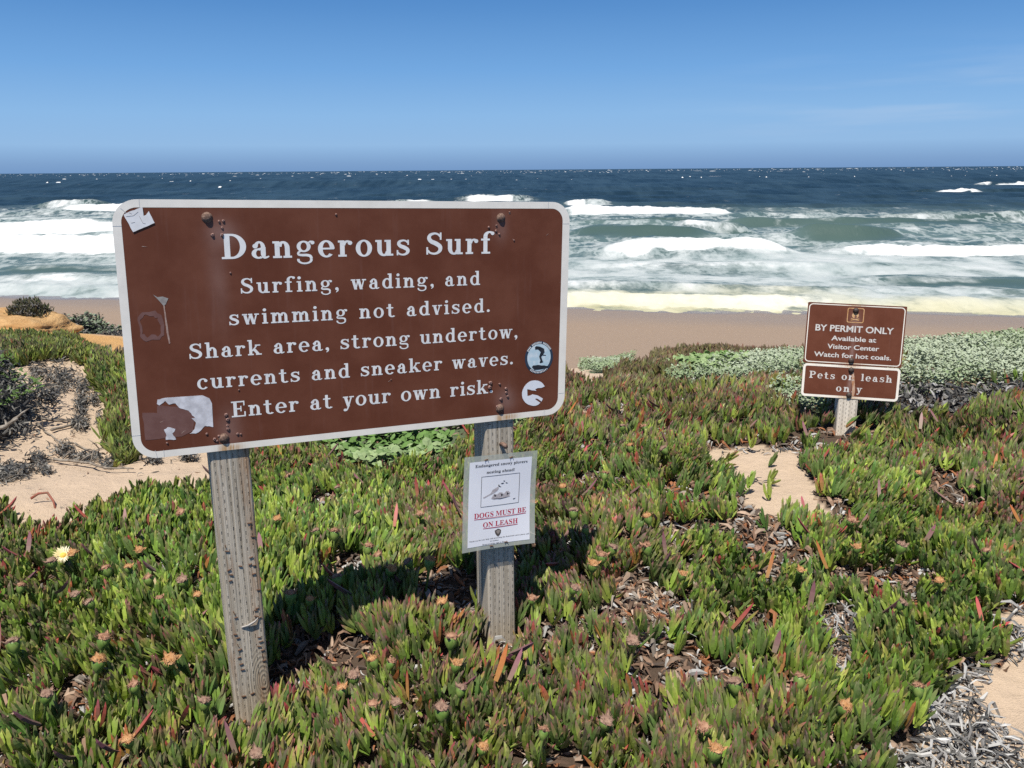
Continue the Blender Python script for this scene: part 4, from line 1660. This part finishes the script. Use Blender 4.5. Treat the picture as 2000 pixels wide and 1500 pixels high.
yaw = math.atan2(SU[1], SU[0])
pc = [sgn(.220, .3, -.0555), sgn(.997, .3, -.0555)]
mid = (pc[0] + pc[1]) / 2
RootM = Matrix.Translation((mid[0], mid[1], float(ground_z(mid[0], mid[1])))) @ Matrix.Rotation(yaw, 4, 'Z')
sign = empty('warning_sign', RootM)
tag(sign, 'large brown beach warning sign with white border on two weathered wooden posts', 'sign')
inv = RootM.inverted()
CLW = {}
post_objs = []
for k, (p, wdt, knot) in enumerate(((pc[0], .100, (.036, .17)), (pc[1], .094, (-.03, -.5)))):
    zb = float(ground_z(p[0], p[1])) - .05
    top = (sgn((.22, .997)[k], .625)[2]) - zb
    lean = 0.012 if k == 0 else 0.0
    pm = Matrix.Translation((p[0], p[1], zb)) @ Matrix.Rotation(yaw, 4, 'Z')
    o = link('post', post_mesh(wdt, .098, top, 3 + k), wood('weathered_post_%s' % 'ab'[k], knot, k == 0), sign, inv @ pm)
    post_objs.append((o, wdt, zb))
# staples left in the nearer post
st = MB()
st.box((0, 0, 0), (.0105, .0032, .0022))
st.box((-.0048, .0026, 0), (.0015, .003, .0018))
st.box((.0048, .0026, 0), (.0015, .003, .0018))
STAPLE = st.mesh('staple')
STAPLE.materials.append(M_rust2)
o0, w0, zb0 = post_objs[0]
vz = lambda v: SB[2] + v - .006 - zb0          # height on the post from sign-plane v
SPOTS = [(-.033, .60), (-.03, .585), (.034, .655), (.036, .645), (.040, .615), (.030, .555), (.026, .535), (.036, .530), (.0, .535), (-.030, .53), (-.026, .515), (.033, .505), (-.029, .498), (.042, .455),
         (-.028, .400), (-.024, .385), (.030, .395), (.034, .40), (.03, .376), (.038, .37), (-.03, .335), (-.024, .322), (-.026, .300), (-.022, .285), (.032, .310), (.036, .296), (.030, .282), (.038, .268), (.036, .252),
         (-.026, .262), (-.022, .24), (.04, .235), (-.02, .222), (.0, .14), (-.024, .138), (.03, .15)]
for sx_, szz in SPOTS:
    o = bpy.data.objects.new('staple', STAPLE)
    COL.objects.link(o)
    o.parent = o0
    o.location = (sx_, -.0505, szz)
    o.rotation_euler = (0, random.uniform(-.35, .35) + (1.4 if random.random() < .12 else 0), 0)
    s_ = random.uniform(.8, 1.15)
    o.scale = (s_, 1.0, s_)
# splinter torn up on the nearer post
m = MB()
m.tube([(-.012, -.050, .352), (.006, -.055, .356), (.024, -.058, .366), (.034, -.052, .372)], [.002, .0035, .003, .0012], 5)
m.build('splinter', mottled('bare_wood', (.42, .39, .36), (.30, .28, .25), 60, .9, .1), o0)
o1, w1, zb1 = post_objs[1]
NAIL = MB()
NAIL.tube([(0, 0, 0), (.001, -.016, .006), (.006, -.024, .002), (.009, -.024, -.006)], [.0055, .006, .0075, .006], 7)
for pos_, rz in (((.002, -.046, SB[2] - .095 - zb1 - .012), 0),):
    o = link('bent_nail', NAIL.mesh('bent_nail', True), M_rust, o1)
    o.location = pos_
for sx_, v_ in ((-.034, -.012), (.036, -.014), (.030, -.40), (.026, -.428), (-.030, -.41), (-.026, -.115), (.02, -.118)):
    o = bpy.data.objects.new('staple', STAPLE)
    COL.objects.link(o)
    o.parent = o1
    o.location = (sx_, -.0475, SB[2] - .027 + v_ - zb1)
    o.rotation_euler = (0, random.uniform(-.3, .3), 0)

SW, SH = 1.2192, .64
m = MB()
m.poly(rrect(.0006, .0006, SW - .0006, SH - .0006, .058), 0, .003)
P_ = rrect(.0006, .0006, SW - .0006, SH - .0006, .058)
m.add([(p[0], p[1], -.003) for p in P_], [tuple(range(len(P_)))[::-1]])
panel = m.build('panel', M_brown, sign, inv @ SM)
m = MB()
out_, inn_ = rrect(0, 0, SW, SH, .058, 10), rrect(.0195, .0175, SW - .0235, SH - .0188, .036, 10)
ring(m, out_, inn_, .0004)
n_ = len(out_)
m.add([(p[0], p[1], .0004) for p in out_] + [(p[0], p[1], -.0032) for p in out_], [(i, n_ + i, n_ + (i + 1) % n_, (i + 1) % n_) for i in range(n_)])
border = m.build('border', M_border, panel)
sm_ = MB()
sm_.box((0, 0, 0), (.020, .0010, .0003))
SEAM = sm_.mesh('tape_seam')
SEAM.materials.append(M_seam)
for (u, v, a) in ((.010, SH - .062, 0), (.062, SH - .0095, 90), (.028, SH - .028, 45 + 90), (.010, .064, 0), (.070, .009, 90), (SW - .012, SH - .062, 0), (SW - .072, SH - .0095, 90), (SW - .012, .066, 0), (SW - .07, .009, 90), (.052, .011, 100)):
    o = bpy.data.objects.new('tape_seam', SEAM)
    COL.objects.link(o)
    o.parent = border
    o.location = (u, v, .0006)
    o.rotation_euler = (0, 0, R(a))
KV = .64 / .645
for s, u0, u1, v, cap, w, t in (("Dangerous Surf", .240, .974, .4995, .0620, .175, .085), ("Surfing, wading, and", .280, .936, .411, .0400, .162, .086), ("swimming not advised.", .2475, .967, .3312, .0400, .162, .086),
                                ("Shark area, strong undertow,", .147, 1.056, .2500, .0400, .162, .086), ("currents and sneaker waves.", .1605, 1.043, .1700, .0400, .162, .086), ("Enter at your own risk.", .2395, .979, .0880, .0420, .162, .086)):
    mm = slab_text(s, u1 - u0, cap, w, t)
    o = mm.build('lettering', M_letter, panel, Matrix.Translation((u0, v * KV, 0.0002)))
BOLT = MB()
BOLT.lathe([(.0185, .0), (.0185, .0018), (.0155, .0022), (.0150, .0050), (.0130, .0085), (.0085, .0115), (.003, .0125)], 16, .03)
BM = BOLT.mesh('bolt', True)
BM.materials.append(M_rust)
for (u, v) in ((.2112, .598), (.9975, .5955), (.2162, .0343), (1.0009, .0377)):
    o = bpy.data.objects.new('bolt', BM)
    COL.objects.link(o)
    o.parent = panel
    o.location = (u, v, .0005)
    o.scale = (.70, .70, .62)
    o.rotation_euler = (0, 0, random.uniform(0, 6))
DT = MB()
DT.lathe([(.0065, .0), (.0055, .0012), (.0045, .0034), (.0026, .0048), (.0015, .0022)], 9, .16)
DM = DT.mesh('dent', True)
DM.materials.append(mottled('chipped_paint', (.17, .075, .055), (.30, .19, .16), 300, .6, .4))
for (u, v, k) in ((.2391, .588, .7), (.2491, .589, .7), (.2451, .572, .6), (.2215, .555, .9), (.244, .555, .8), (.2582, .461, .5), (.5292, .6045, .6), (.2253, .0955, 1.0), (.2287, .083, .9), (.2267, .066, .7), (.2278, .0575, .9),
                  (.1931, .0336, .9), (.2508, .0416, .7), (.2588, .040, .6), (.1753, .05, .6), (.0793, .0363, .6), (.2608, .159, .5), (.9695, .118, 1.1), (.9675, .1046, 1.3), (.9996, .1123, .8), (1.0202, .096, 1.0), (1.0216, .0842, .9),
                  (1.0259, .072, .8), (1.0043, .0661, 1.0), (.9929, .0436, .9), (.6683, .1525, .4), (.9843, .574, .6), (.9608, .569, .7), (.9833, .559, .7), (.9933, .5496, .7), (1.0396, .532, .5), (1.0244, .6113, .5), (.205, .0405, .8), (.199, .028, .6)):
    o = bpy.data.objects.new('dent', DM)
    COL.objects.link(o)
    o.parent = panel
    o.location = (u, v, .0004)
    o.scale = (.85 * k * random.uniform(.8, 1.2), .85 * k, .8 * k)
    o.rotation_euler = (0, 0, random.uniform(0, 6))

M_peel = mottled('peeled_sticker', (.50, .48, .49), (.72, .70, .71), 45, .55, .3)
M_paperw = mottled('white_paper', (.70, .68, .66), (.78, .77, .76), 40, .7, .2)
M_black = mottled('black_print', (.012, .014, .02), (.03, .032, .04), 60, .6, .3)


def flat(pts, name, mat, parent, z=.0007, th=.0004):
    m = MB()
    m.poly([(p[0], p[1] * KV) for p in pts], z, th)
    return m.build(name, mat, parent)


def jag(pts, amp, step=.004, closed=True):
    r = []
    n = len(pts)
    for i in range(n if closed else n - 1):
        a, b = pts[i], pts[(i + 1) % n]
        L = math.hypot(b[0] - a[0], b[1] - a[1])
        k = max(1, int(L / step))
        for j in range(k):
            t = j / k
            r.append((a[0] + (b[0] - a[0]) * t + random.uniform(-amp, amp) * (j > 0), a[1] + (b[1] - a[1]) * t + random.uniform(-amp, amp) * (j > 0)))
    return r


# torn white sticker at the top corner, slightly lifted and creased
s1 = [(.026, .6093), (.0433, .5681), (.0921, .5896), (.0813, .6174), (.0744, .6083), (.0692, .6062), (.0682, .6281), (.056, .6227), (.0446, .6182)]
o = flat(jag(s1, .0006, .006), 'torn_sticker', M_paperw, panel, .0022, .0004)
o['label'] = 'torn white paper sticker over the top left corner'
m = MB()
for a, b in (((.031, .600), (.047, .602)), ((.047, .602), (.058, .611)), ((.041, .585), (.049, .587)), ((.060, .601), (.066, .585)), ((.038, .609), (.044, .606)), ((.066, .585), (.072, .583))):
    dx, dy = b[0] - a[0], b[1] - a[1]
    l = math.hypot(dx, dy)
    nx_, ny_ = -dy / l * .0005, dx / l * .0005
    m.poly([(a[0] - nx_, a[1] - ny_), (b[0] - nx_, b[1] - ny_), (b[0] + nx_, b[1] + ny_), (a[0] + nx_, a[1] + ny_)], .0025, .0003)
m.build('crease', mottled('crease', (.38, .35, .33), (.3, .28, .26), 60, .8, .2), o)
s2 = [(.088, .1555), (.1712, .1539), (.1876, .1446), (.1929, .1305), (.192, .0669), (.1721, .0725), (.162, .0616), (.1492, .0544), (.1338, .055), (.1469, .0667), (.1511, .0833), (.1412, .0963), (.1504, .0954), (.135, .1174), (.1144, .1262), (.1062, .1388),
      (.0911, .1369), (.0829, .1477), (.0688, .1373), (.0632, .1412), (.0655, .1526)]
s2j = s2[:5] + jag(s2[4:] + [s2[0]], .0013, .005, False)[1:]
o = flat(s2j, 'peeled_sticker', M_peel, panel)
o['label'] = 'half peeled silver sticker in the bottom left corner'
flat(jag([(.0744, .0729), (.0839, .0786), (.1014, .0716), (.0931, .0606), (.101, .0437), (.0769, .0454), (.0793, .0571)], .0012, .005), 'sticker_scrap', M_peel, panel)
M_faint = mottled('sticker_residue', (.155, .070, .055), (.185, .092, .075), 40, .55, .35)
flat(jag([(.028, .122), (.062, .118), (.064, .138), (.128, .126), (.150, .10), (.142, .062), (.115, .05), (.03, .05)], .001, .01), 'sticker_residue', M_faint, panel, .0004, .0001)
m = MB()
fo_, fi_ = [], []
for i in range(24):
    a = 2 * math.pi * i / 24
    rx, ry = .028 * (1 + .10 * random.uniform(-1, 1)), .036 * (1 + .08 * random.uniform(-1, 1))
    c_, s_ = math.cos(a), math.sin(a)
    c_, s_ = math.copysign(abs(c_) ** .6, c_), math.copysign(abs(s_) ** .6, s_)
    fo_.append((.065 + rx * c_, .337 + ry * s_))
    k = .72 + .12 * random.uniform(-1, 1)
    fi_.append((.065 + rx * k * c_, .337 + ry * k * s_))
ring(m, fo_, fi_, .0004)
m.build('sticker_residue', M_faint, panel)
o = flat([(.0753, .417), (.0849, .4103), (.0965, .4114), (.1092, .4061), (.1024, .3921), (.0992, .3891), (.0962, .3892), (.0872, .4023)], 'scrape_mark', mottled('scraped_metal', (.33, .31, .28), (.24, .2, .18), 60, .6, .3), panel, .0005, .0002)
flat(jag([(.0992, .3891), (.1032, .3233), (.1055, .294), (.1024, .2926), (.0990, .3219), (.0966, .3892)], .0004, .01), 'scrape_mark', mottled('pale_scratch', (.45, .33, .27), (.30, .18, .14), 90, .6, .3), panel, .0005, .0002)
m = MB()
for a, b, wd in (((.06, .53), (.072, .5285), .0007), ((1.143, .545), (1.152, .551), .0006), ((1.035, .536), (1.044, .530), .0008), ((.66, .148), (.668, .151), .0006), ((1.0225, .612), (1.0285, .612), .0007), ((1.0225, .607), (1.029, .607), .0007),
                 ((.115, .058), (.128, .068), .0006), ((.067, .092), (.077, .096), .001)):
    dx, dy = b[0] - a[0], b[1] - a[1]
    l = math.hypot(dx, dy)
    nx_, ny_ = -dy / l * wd, dx / l * wd
    m.poly([(a[0] - nx_, a[1] - ny_), (b[0], b[1]), (a[0] + nx_, a[1] + ny_)], .0005, .0002)
m.build('scratch', bpy.data.materials['pale_scratch'], panel)

# round surfer sticker
cx_, cy_ = 1.1279, .1844 * KV
disc = lambda r, n=36: [(cx_ + r * math.cos(2 * math.pi * i / n) * .99, (cy_ + r * 1.045 * math.sin(2 * math.pi * i / n)) / KV) for i in range(n)]
o = flat(disc(.0475), 'round_sticker', mottled('navy_print', (.02, .035, .06), (.035, .05, .08), 60, .5, .4), panel, .0006, .0003)
o['label'] = 'round sticker showing a surfer on a pale blue ground'
t = NT('pale_blue_print')
n1 = t.noise(60, 5, .65)
t.set(t.mix(t.step(n1, .4, .7), (.46, .60, .66), (.66, .72, .74)), .5, .4)
m = MB()
m.poly([(p[0], p[1] * KV) for p in disc(.0395)], .0009, .0002)
m.build('picture_ground', t.m, o)
m = MB()
m.poly([(p[0], p[1] * KV) for p in [(1.1133, .2175), (1.1184, .2205), (1.1225, .2195), (1.1313, .2175), (1.1443, .2105), (1.1462, .1996), (1.1410, .1928), (1.1513, .1905), (1.1501, .1882), (1.1390, .1900), (1.1352, .1865), (1.1402, .1723), (1.1424, .1689),
                                       (1.1325, .1665), (1.1300, .169), (1.1325, .1747), (1.1280, .1869), (1.1312, .1966), (1.1332, .2004), (1.1272, .2067), (1.1229, .2098), (1.1144, .2096)]], .0012, .0002)
m.poly([(p[0], p[1] * KV) for p in jag([(1.104, .157), (1.109, .1617), (1.124, .1620), (1.142, .159), (1.1587, .1562), (1.1545, .1493), (1.1450, .1483), (1.1331, .147), (1.1136, .1465), (1.109, .151)], .0008, .004)], .0012, .0002)
m.build('surfer_silhouette', M_black, o)
m = MB()
for (a0, a1, n) in ((150, 32, 22), (232, 308, 13)):
    for i in range(n):
        if n == 22 and i in (4, 13): continue
        a = R(a0 + (a1 - a0) * i / (n - 1))
        r0, r1 = .0408, .0462
        wd = .0012
        ca, sa = math.cos(a), math.sin(a) * 1.045
        tx, ty = -math.sin(a) * wd, math.cos(a) * wd
        m.poly([(cx_ + r0 * ca - tx, cy_ + r0 * sa - ty), (cx_ + r1 * ca - tx, cy_ + r1 * sa - ty), (cx_ + r1 * ca + tx, cy_ + r1 * sa + ty), (cx_ + r0 * ca + tx, cy_ + r0 * sa + ty)][:: (1 if n == 22 else 1)], .0009 + .00003, .0001)
m.build('sticker_lettering', M_letter, o)
# white wave sticker
o = flat([(1.1495, .0927), (1.1445, .1000), (1.1383, .1065), (1.128, .112), (1.1165, .1144), (1.106, .1142), (1.0972, .112), (1.088, .106), (1.0805, .0975), (1.076, .089), (1.0735, .0802), (1.0737, .070), (1.0756, .062), (1.080, .054), (1.0857, .047), (1.094, .041), (1.1031, .0373),
          (1.112, .0345), (1.1204, .0344), (1.129, .037), (1.1355, .0422), (1.1178, .0550), (1.1200, .0575), (1.1264, .0555), (1.1397, .0459), (1.1439, .0548), (1.1262, .0664), (1.117, .069), (1.1088, .0715), (1.100, .068), (1.0917, .0675), (1.0904, .0887), (1.0977, .0875), (1.1060, .084), (1.1129, .0832),
          (1.1215, .0811), (1.1171, .0863), (1.1257, .0896), (1.138, .089)], 'wave_sticker', mottled('white_vinyl', (.76, .77, .80), (.72, .73, .76), 40, .45, .4), panel)
o['label'] = 'white round sticker cut like a breaking wave'

# ------------------------------------------------------------------ paper notice on the nearer... right post
NU0, NV0, NW, NH = .8860, -.406, .2385, .303           # in the sign plane, bottom-left corner


def bend(u, v):
    """how far the laminated sheet stands off its post"""
    a = (u - .55) / .5
    return .009 + .010 * np.clip(.42 - v, 0, 1) ** 2 * 3 + .006 * a * a * (v < .55) * np.clip(.55 - v, 0, 1) * 2 + .004 * np.sin(v * 5 + u * 2) * .5


def shear(u, v):
    """photo outline of the sheet: u,v in 0..1 to sign plane"""
    c00, c10, c11, c01 = np.array((.872, -.4005)), np.array((1.1175, -.4085)), np.array((1.1252, -.1062)), np.array((.8858, -.101))
    return (c00[None] * ((1 - u) * (1 - v))[:, None] + c10[None] * (u * (1 - v))[:, None] + c11[None] * (u * v)[:, None] + c01[None] * ((1 - u) * v)[:, None])


NM = SM @ Matrix.Translation((.997, -.25, 0))


def notice_map(lift):
    def fn(co):
        u, v = co[:, 0], co[:, 1]
        q = shear(u, v)
        return np.stack([q[:, 0] - .997, q[:, 1] * KV + .25, bend(u, v) + lift + co[:, 2]], -1)
    return fn


def sheet(u0, v0, u1, v1, n=14, r=0.0):
    m = MB()
    us, vs_ = np.linspace(u0, u1, n), np.linspace(v0, v1, n)
    m.add([(a, b, 0) for b in vs_ for a in us], [(j * n + i, j * n + i + 1, (j + 1) * n + i + 1, (j + 1) * n + i) for j in range(n - 1) for i in range(n - 1)])
    return m


notice = empty('paper_notice', NM)
tag(notice, 'laminated white paper notice about nesting plovers stapled to the right post of the large sign', 'notice')
t = NT('clear_laminate')
t.set((.46, .48, .42), .25, .5)
tr = t.n('ShaderNodeBsdfTransparent')
mx = t.n('ShaderNodeMixShader')
mx.inputs[0].default_value = .72
t.l(tr.outputs[0], mx.inputs[1])
t.l(t.b.outputs[0], mx.inputs[2])
t.l(mx.outputs[0], t.t.nodes['Material Output'].inputs[0])
me = remap(sheet(0, 0, 1, 1).mesh('laminate', True), notice_map(0))
link('laminate', me, t.m, notice)
M_sheet = mottled('notice_paper', (.76, .76, .80), (.80, .80, .83), 8, .5, .4)
pu0, pu1, pv0, pv1 = .072, .925, .045, .940
paper = link('sheet', remap(sheet(pu0, pv0, pu1, pv1).mesh('sheet', True), notice_map(.0008)), M_sheet, notice)
M_red = mottled('red_print', (.50, .02, .06), (.42, .015, .05), 60, .6, .3)
AR = .2385 / .303


def ntext(s, uc, v, capv, wu, mat, off=0.0):
    """notice line: centre u, baseline v, cap height in v, width in u"""
    me = font_mesh('lettering', bold(s), 1.0, None, off)
    n = len(me.vertices)
    def fn(co):
        lo, hi = co[:, 0].min(), co[:, 0].max()
        u = uc + ((co[:, 0] - lo) / (hi - lo) - .5) * wu
        vv = v + co[:, 1] / .68 * capv
        return notice_map(.0013)(np.stack([u, vv, 0 * u], -1))
    remap(me, fn)
    return link('lettering', me, mat, paper)


ntext("Endangered snowy plovers", .505, .880, .030, .715, M_black)
ntext("nesting ahead!", .497, .805, .030, .385, M_black)
ntext("DOGS MUST BE", .513, .345, .052, .72, M_red)
ntext("ON LEASH", .518, .238, .052, .48, M_red)
ntext("Thank you for your help with protecting the threatened snowy plover and", .505, .103, .013, .82, M_black, -.008)
ntext("its habitat.", .44, .077, .013, .12, M_black, -.008)
ntext("Removal of this sign is illegal!", .445, .050, .013, .34, M_black, -.008)


def nshape(name, polys, mat, lift=.0012):
    m = MB()
    for p in polys:
        m.poly(p, 0, 0)
    return link(name, remap(m.mesh(name), notice_map(lift)), mat, paper)


nshape('underline', [[(.155, .330), (.872, .330), (.872, .336), (.155, .336)], [(.278, .222), (.758, .222), (.758, .228), (.278, .228)]], M_red)
fa, fb, fc, fd = .238, .766, .455, .778
nshape('picture_frame', [[(fa, fc), (fb, fc), (fb, fc + .004), (fa, fc + .004)], [(fa, fd - .004), (fb, fd - .004), (fb, fd), (fa, fd)], [(fa, fc + .004), (fa + .005, fc + .004), (fa + .005, fd - .004), (fa, fd - .004)],
                         [(fb - .005, fc + .004), (fb, fc + .004), (fb, fd - .004), (fb - .005, fd - .004)]], M_black)
L_ = lambda P: [(fa + (fb - fa) * a, fc + (fd - fc) * b) for a, b in P]
M_grey = mottled('grey_print', (.34, .30, .31), (.52, .48, .49), 300, .6, .3)
pic = [L_([(.05, .31), (.16, .37), (.25, .42), (.30, .53), (.38, .58), (.45, .62), (.46, .56), (.42, .48), (.34, .42), (.25, .37), (.13, .31), (.09, .28)])]
nest = [L_([(.27, .24), (.30, .32), (.34, .40), (.42, .36), (.48, .42), (.55, .41), (.60, .35), (.66, .44), (.72, .43), (.77, .36), (.74, .30), (.77, .25), (.62, .21), (.45, .22), (.36, .20)])]
nshape('bird_print', pic + nest, M_grey)
nshape('bird_marking', [L_([(.44, .67), (.46, .69), (.48, .63), (.53, .60), (.49, .60), (.45, .63)]), L_([(.50, .71), (.56, .73), (.60, .72), (.55, .69)]), L_([(.63, .74), (.70, .70), (.64, .70)]), L_([(.56, .80), (.62, .79), (.60, .76)]), L_([(.28, .25), (.50, .20), (.76, .25), (.5, .22)]),
                       L_([(.34, .38), (.40, .33), (.36, .29)]), L_([(.52, .38), (.58, .33), (.53, .28)]), L_([(.68, .40), (.73, .35), (.68, .31)]), L_([(.84, .16), (.92, .18), (.86, .13)])], M_black, .0016)
nshape('arrowhead_emblem', [[(.44, .188), (.465, .196), (.485, .205), (.515, .195), (.528, .185), (.527, .16), (.512, .135), (.490, .118), (.470, .132), (.448, .158)]], mottled('emblem_print', (.07, .06, .055), (.12, .10, .09), 200, .6, .3))
nshape('arrowhead_emblem', [[(.470, .188), (.500, .190), (.517, .178), (.500, .150), (.482, .150), (.460, .172)]], mottled('emblem_grey', (.34, .30, .27), (.24, .2, .18), 200, .6, .3), .0016)
for (u, v) in ((.29, .955), (.63, .955), (.40, .03), (.60, .05)):
    o = bpy.data.objects.new('staple', STAPLE)
    COL.objects.link(o)
    o.parent = notice
    q = notice_map(.001)(np.array([[u, v, 0.0]]))[0]
    o.location = q
    o.rotation_euler = (R(90), 0, R(random.uniform(-12, 12)))

# ------------------------------------------------------------------ small sign
TL_, TR_, BRp, BLp = [at(*p) for p in ((0, 0, 1),) * 4]
q = (1.8961, 4.5620, -.8987 + CAM_H, -.1649, .1502, -.0325)
yw, tl, rl = q[3:]
u_ = np.array([math.cos(yw), math.sin(yw), 0])
n_v = np.array([math.sin(yw), -math.cos(yw), 0])
v2 = np.array([0, 0, 1.0]) * math.cos(tl) - n_v * math.sin(tl)
U2 = u_ * math.cos(rl) + v2 * math.sin(rl)
V2 = -u_ * math.sin(rl) + v2 * math.cos(rl)
N2 = np.cross(U2, V2)
H1, H2, W2 = .3378, .1856, .5164
C1 = np.array(q[:3])
M1 = Matrix(((U2[0], V2[0], N2[0], 0), (U2[1], V2[1], N2[1], 0), (U2[2], V2[2], N2[2], 0), (0, 0, 0, 1)))
B1 = C1 - U2 * .26 - V2 * H1 / 2
B2 = C1 - V2 * (H1 / 2 + H2 + .002) - U2 * (W2 / 2) + U2 * .0004
pb = C1 - V2 * .66 - N2 * .05
Root2 = Matrix.Translation((pb[0], pb[1], float(ground_z(pb[0], pb[1]))))
sign2 = empty('rules_sign', Root2)
tag(sign2, 'small leaning pair of brown plates with white lettering on one short post, farther off', 'sign')
inv2 = Root2.inverted()
PM = Matrix.Translation(Vector(C1 - V2 * .75 - N2 * .0505)) @ Matrix(((U2[0], -N2[0], V2[0], 0), (U2[1], -N2[1], V2[1], 0), (U2[2], -N2[2], V2[2], 0), (0, 0, 0, 1)))
wd2 = wood('pale_weathered_post', (0, -2), False, .12)
post2 = link('post', post_mesh(.104, .095, .90, 12), wd2, sign2, inv2 @ PM)
M_small = sign_brown('faded_brown_paint', [(.256, .25, .03, .05, .5), (.256, .08, .012, .06, .8)])


def plate(B, w, h, r, bm, bw, inset, rad_in):
    MM = M1.copy()
    MM.translation = Vector(B)
    m = MB()
    P = rrect(0, 0, w, h, r)
    m.poly(P, 0, .003)
    m.add([(p[0], p[1], -.003) for p in P], [tuple(range(len(P)))[::-1]])
    pl = m.build('plate', M_small, sign2, inv2 @ MM)
    m = MB()
    ring(m, rrect(inset, inset, w - inset, h - inset, max(r - inset, .004) if inset < .003 else rad_in, 6), rrect(inset + bw, inset + bw, w - inset - bw, h - inset - bw, max(rad_in - bw, .003), 6), .0006)
    m.build('border', bm, pl)
    return pl


pl1 = plate(B1, .52, H1, .006, border_mat('thin_white_border', [(.255, .05, .335, .02), (.26, .05, .004, .02)]), .0050, .0065, .022)
pl2 = plate(B2, W2, H2, .022, border_mat('white_plate_border', [(.257, .06, .004, .014), (.257, .05, .186, .012)]), .0130, .0005, .022)
M_sl = mottled('aged_white_lettering', (.66, .64, .60), (.56, .52, .48), 30, .5, .3)
M_rl = mottled('rust_run_lettering', (.45, .26, .10), (.58, .46, .33), 40, .6, .3)
for s, u0, u1, v, cap, off in (("BY PERMIT ONLY", .050, .462, .183, .0355, .0010), ("Available at", .139, .376, .133, .0265, .0007), ("Visitor Center", .122, .395, .0865, .0265, .0007), ("Watch for hot coals.", .0545, .4625, .0395, .0268, .0007)):
    me = font_mesh('lettering', s, cap / .727, u1 - u0, off)
    o = link('lettering', me, M_sl, pl1, Matrix.Translation((u0, v, .0007)))
for s, u0, u1, v, cap in (("Pets on leash", .0372, .4765, .1040, .0395), ("only", .186, .324, .0375, .0395)):
    slab_text(s, u1 - u0, cap, .18, .11).build('lettering', M_sl, pl2, Matrix.Translation((u0, v, .0005)))
# campfire symbol
M_or = mottled('rusty_orange_print', (.50, .26, .10), (.60, .38, .20), 60, .6, .3)
m = MB()
ring(m, rrect(.2115, .2350, .3005, .3165, .010, 5), rrect(.2160, .2395, .2960, .3120, .007, 5), .0008)
m.poly([(.243, .262), (.237, .272), (.239, .284), (.247, .292), (.246, .282), (.252, .290), (.252, .303), (.262, .292), (.266, .282), (.271, .287), (.273, .274), (.268, .263), (.262, .260), (.263, .270), (.257, .278), (.251, .270), (.252, .261)], .0009, .0002)
m.poly([(.233, .2555), (.234, .2595), (.277, .2505), (.276, .2465)], .0009, .0002)
m.poly([(.233, .2465), (.232, .2505), (.276, .2595), (.277, .2555)], .0010, .0002)
m.build('campfire_symbol', M_or, pl1)
# rust run down the lower plate
t = NT('rust_run')
n1 = t.noise(1.0, 5, .65, t.coord('Object'), (120, 14, 1))
t.set(t.mix(t.step(n1, .35, .65), (.36, .15, .06), (.56, .42, .32)), .7, .2)
m = MB()
m.poly([(p[0], p[1]) for p in jag([(.261, .150), (.272, .150), (.281, .10), (.287, .05), (.284, .016), (.273, .016), (.270, .07), (.264, .11)], .0012, .008)], .0008, .0002)
m.build('rust_streak', t.m, pl2)
B2M = MB()
B2M.lathe([(.0150, 0), (.0150, .003), (.0135, .009), (.008, .013), (.003, .014)], 12, .04)
BM2 = B2M.mesh('bolt', True)
BM2.materials.append(mottled('black_bolt', (.025, .02, .018), (.09, .06, .045), 150, .55, .4))
for par, u, v in ((pl1, .2545, .303), (pl1, .254, .026), (pl2, .2567, .1615), (pl2, .257, .0205)):
    o = bpy.data.objects.new('bolt', BM2)
    COL.objects.link(o)
    o.parent = par
    o.location = (u, v, .0008)

print('posts', [float(ground_z(*p)) for p in POSTS])
print('objects', len(bpy.data.objects), 'verts', sum(len(m.vertices) for m in bpy.data.meshes))
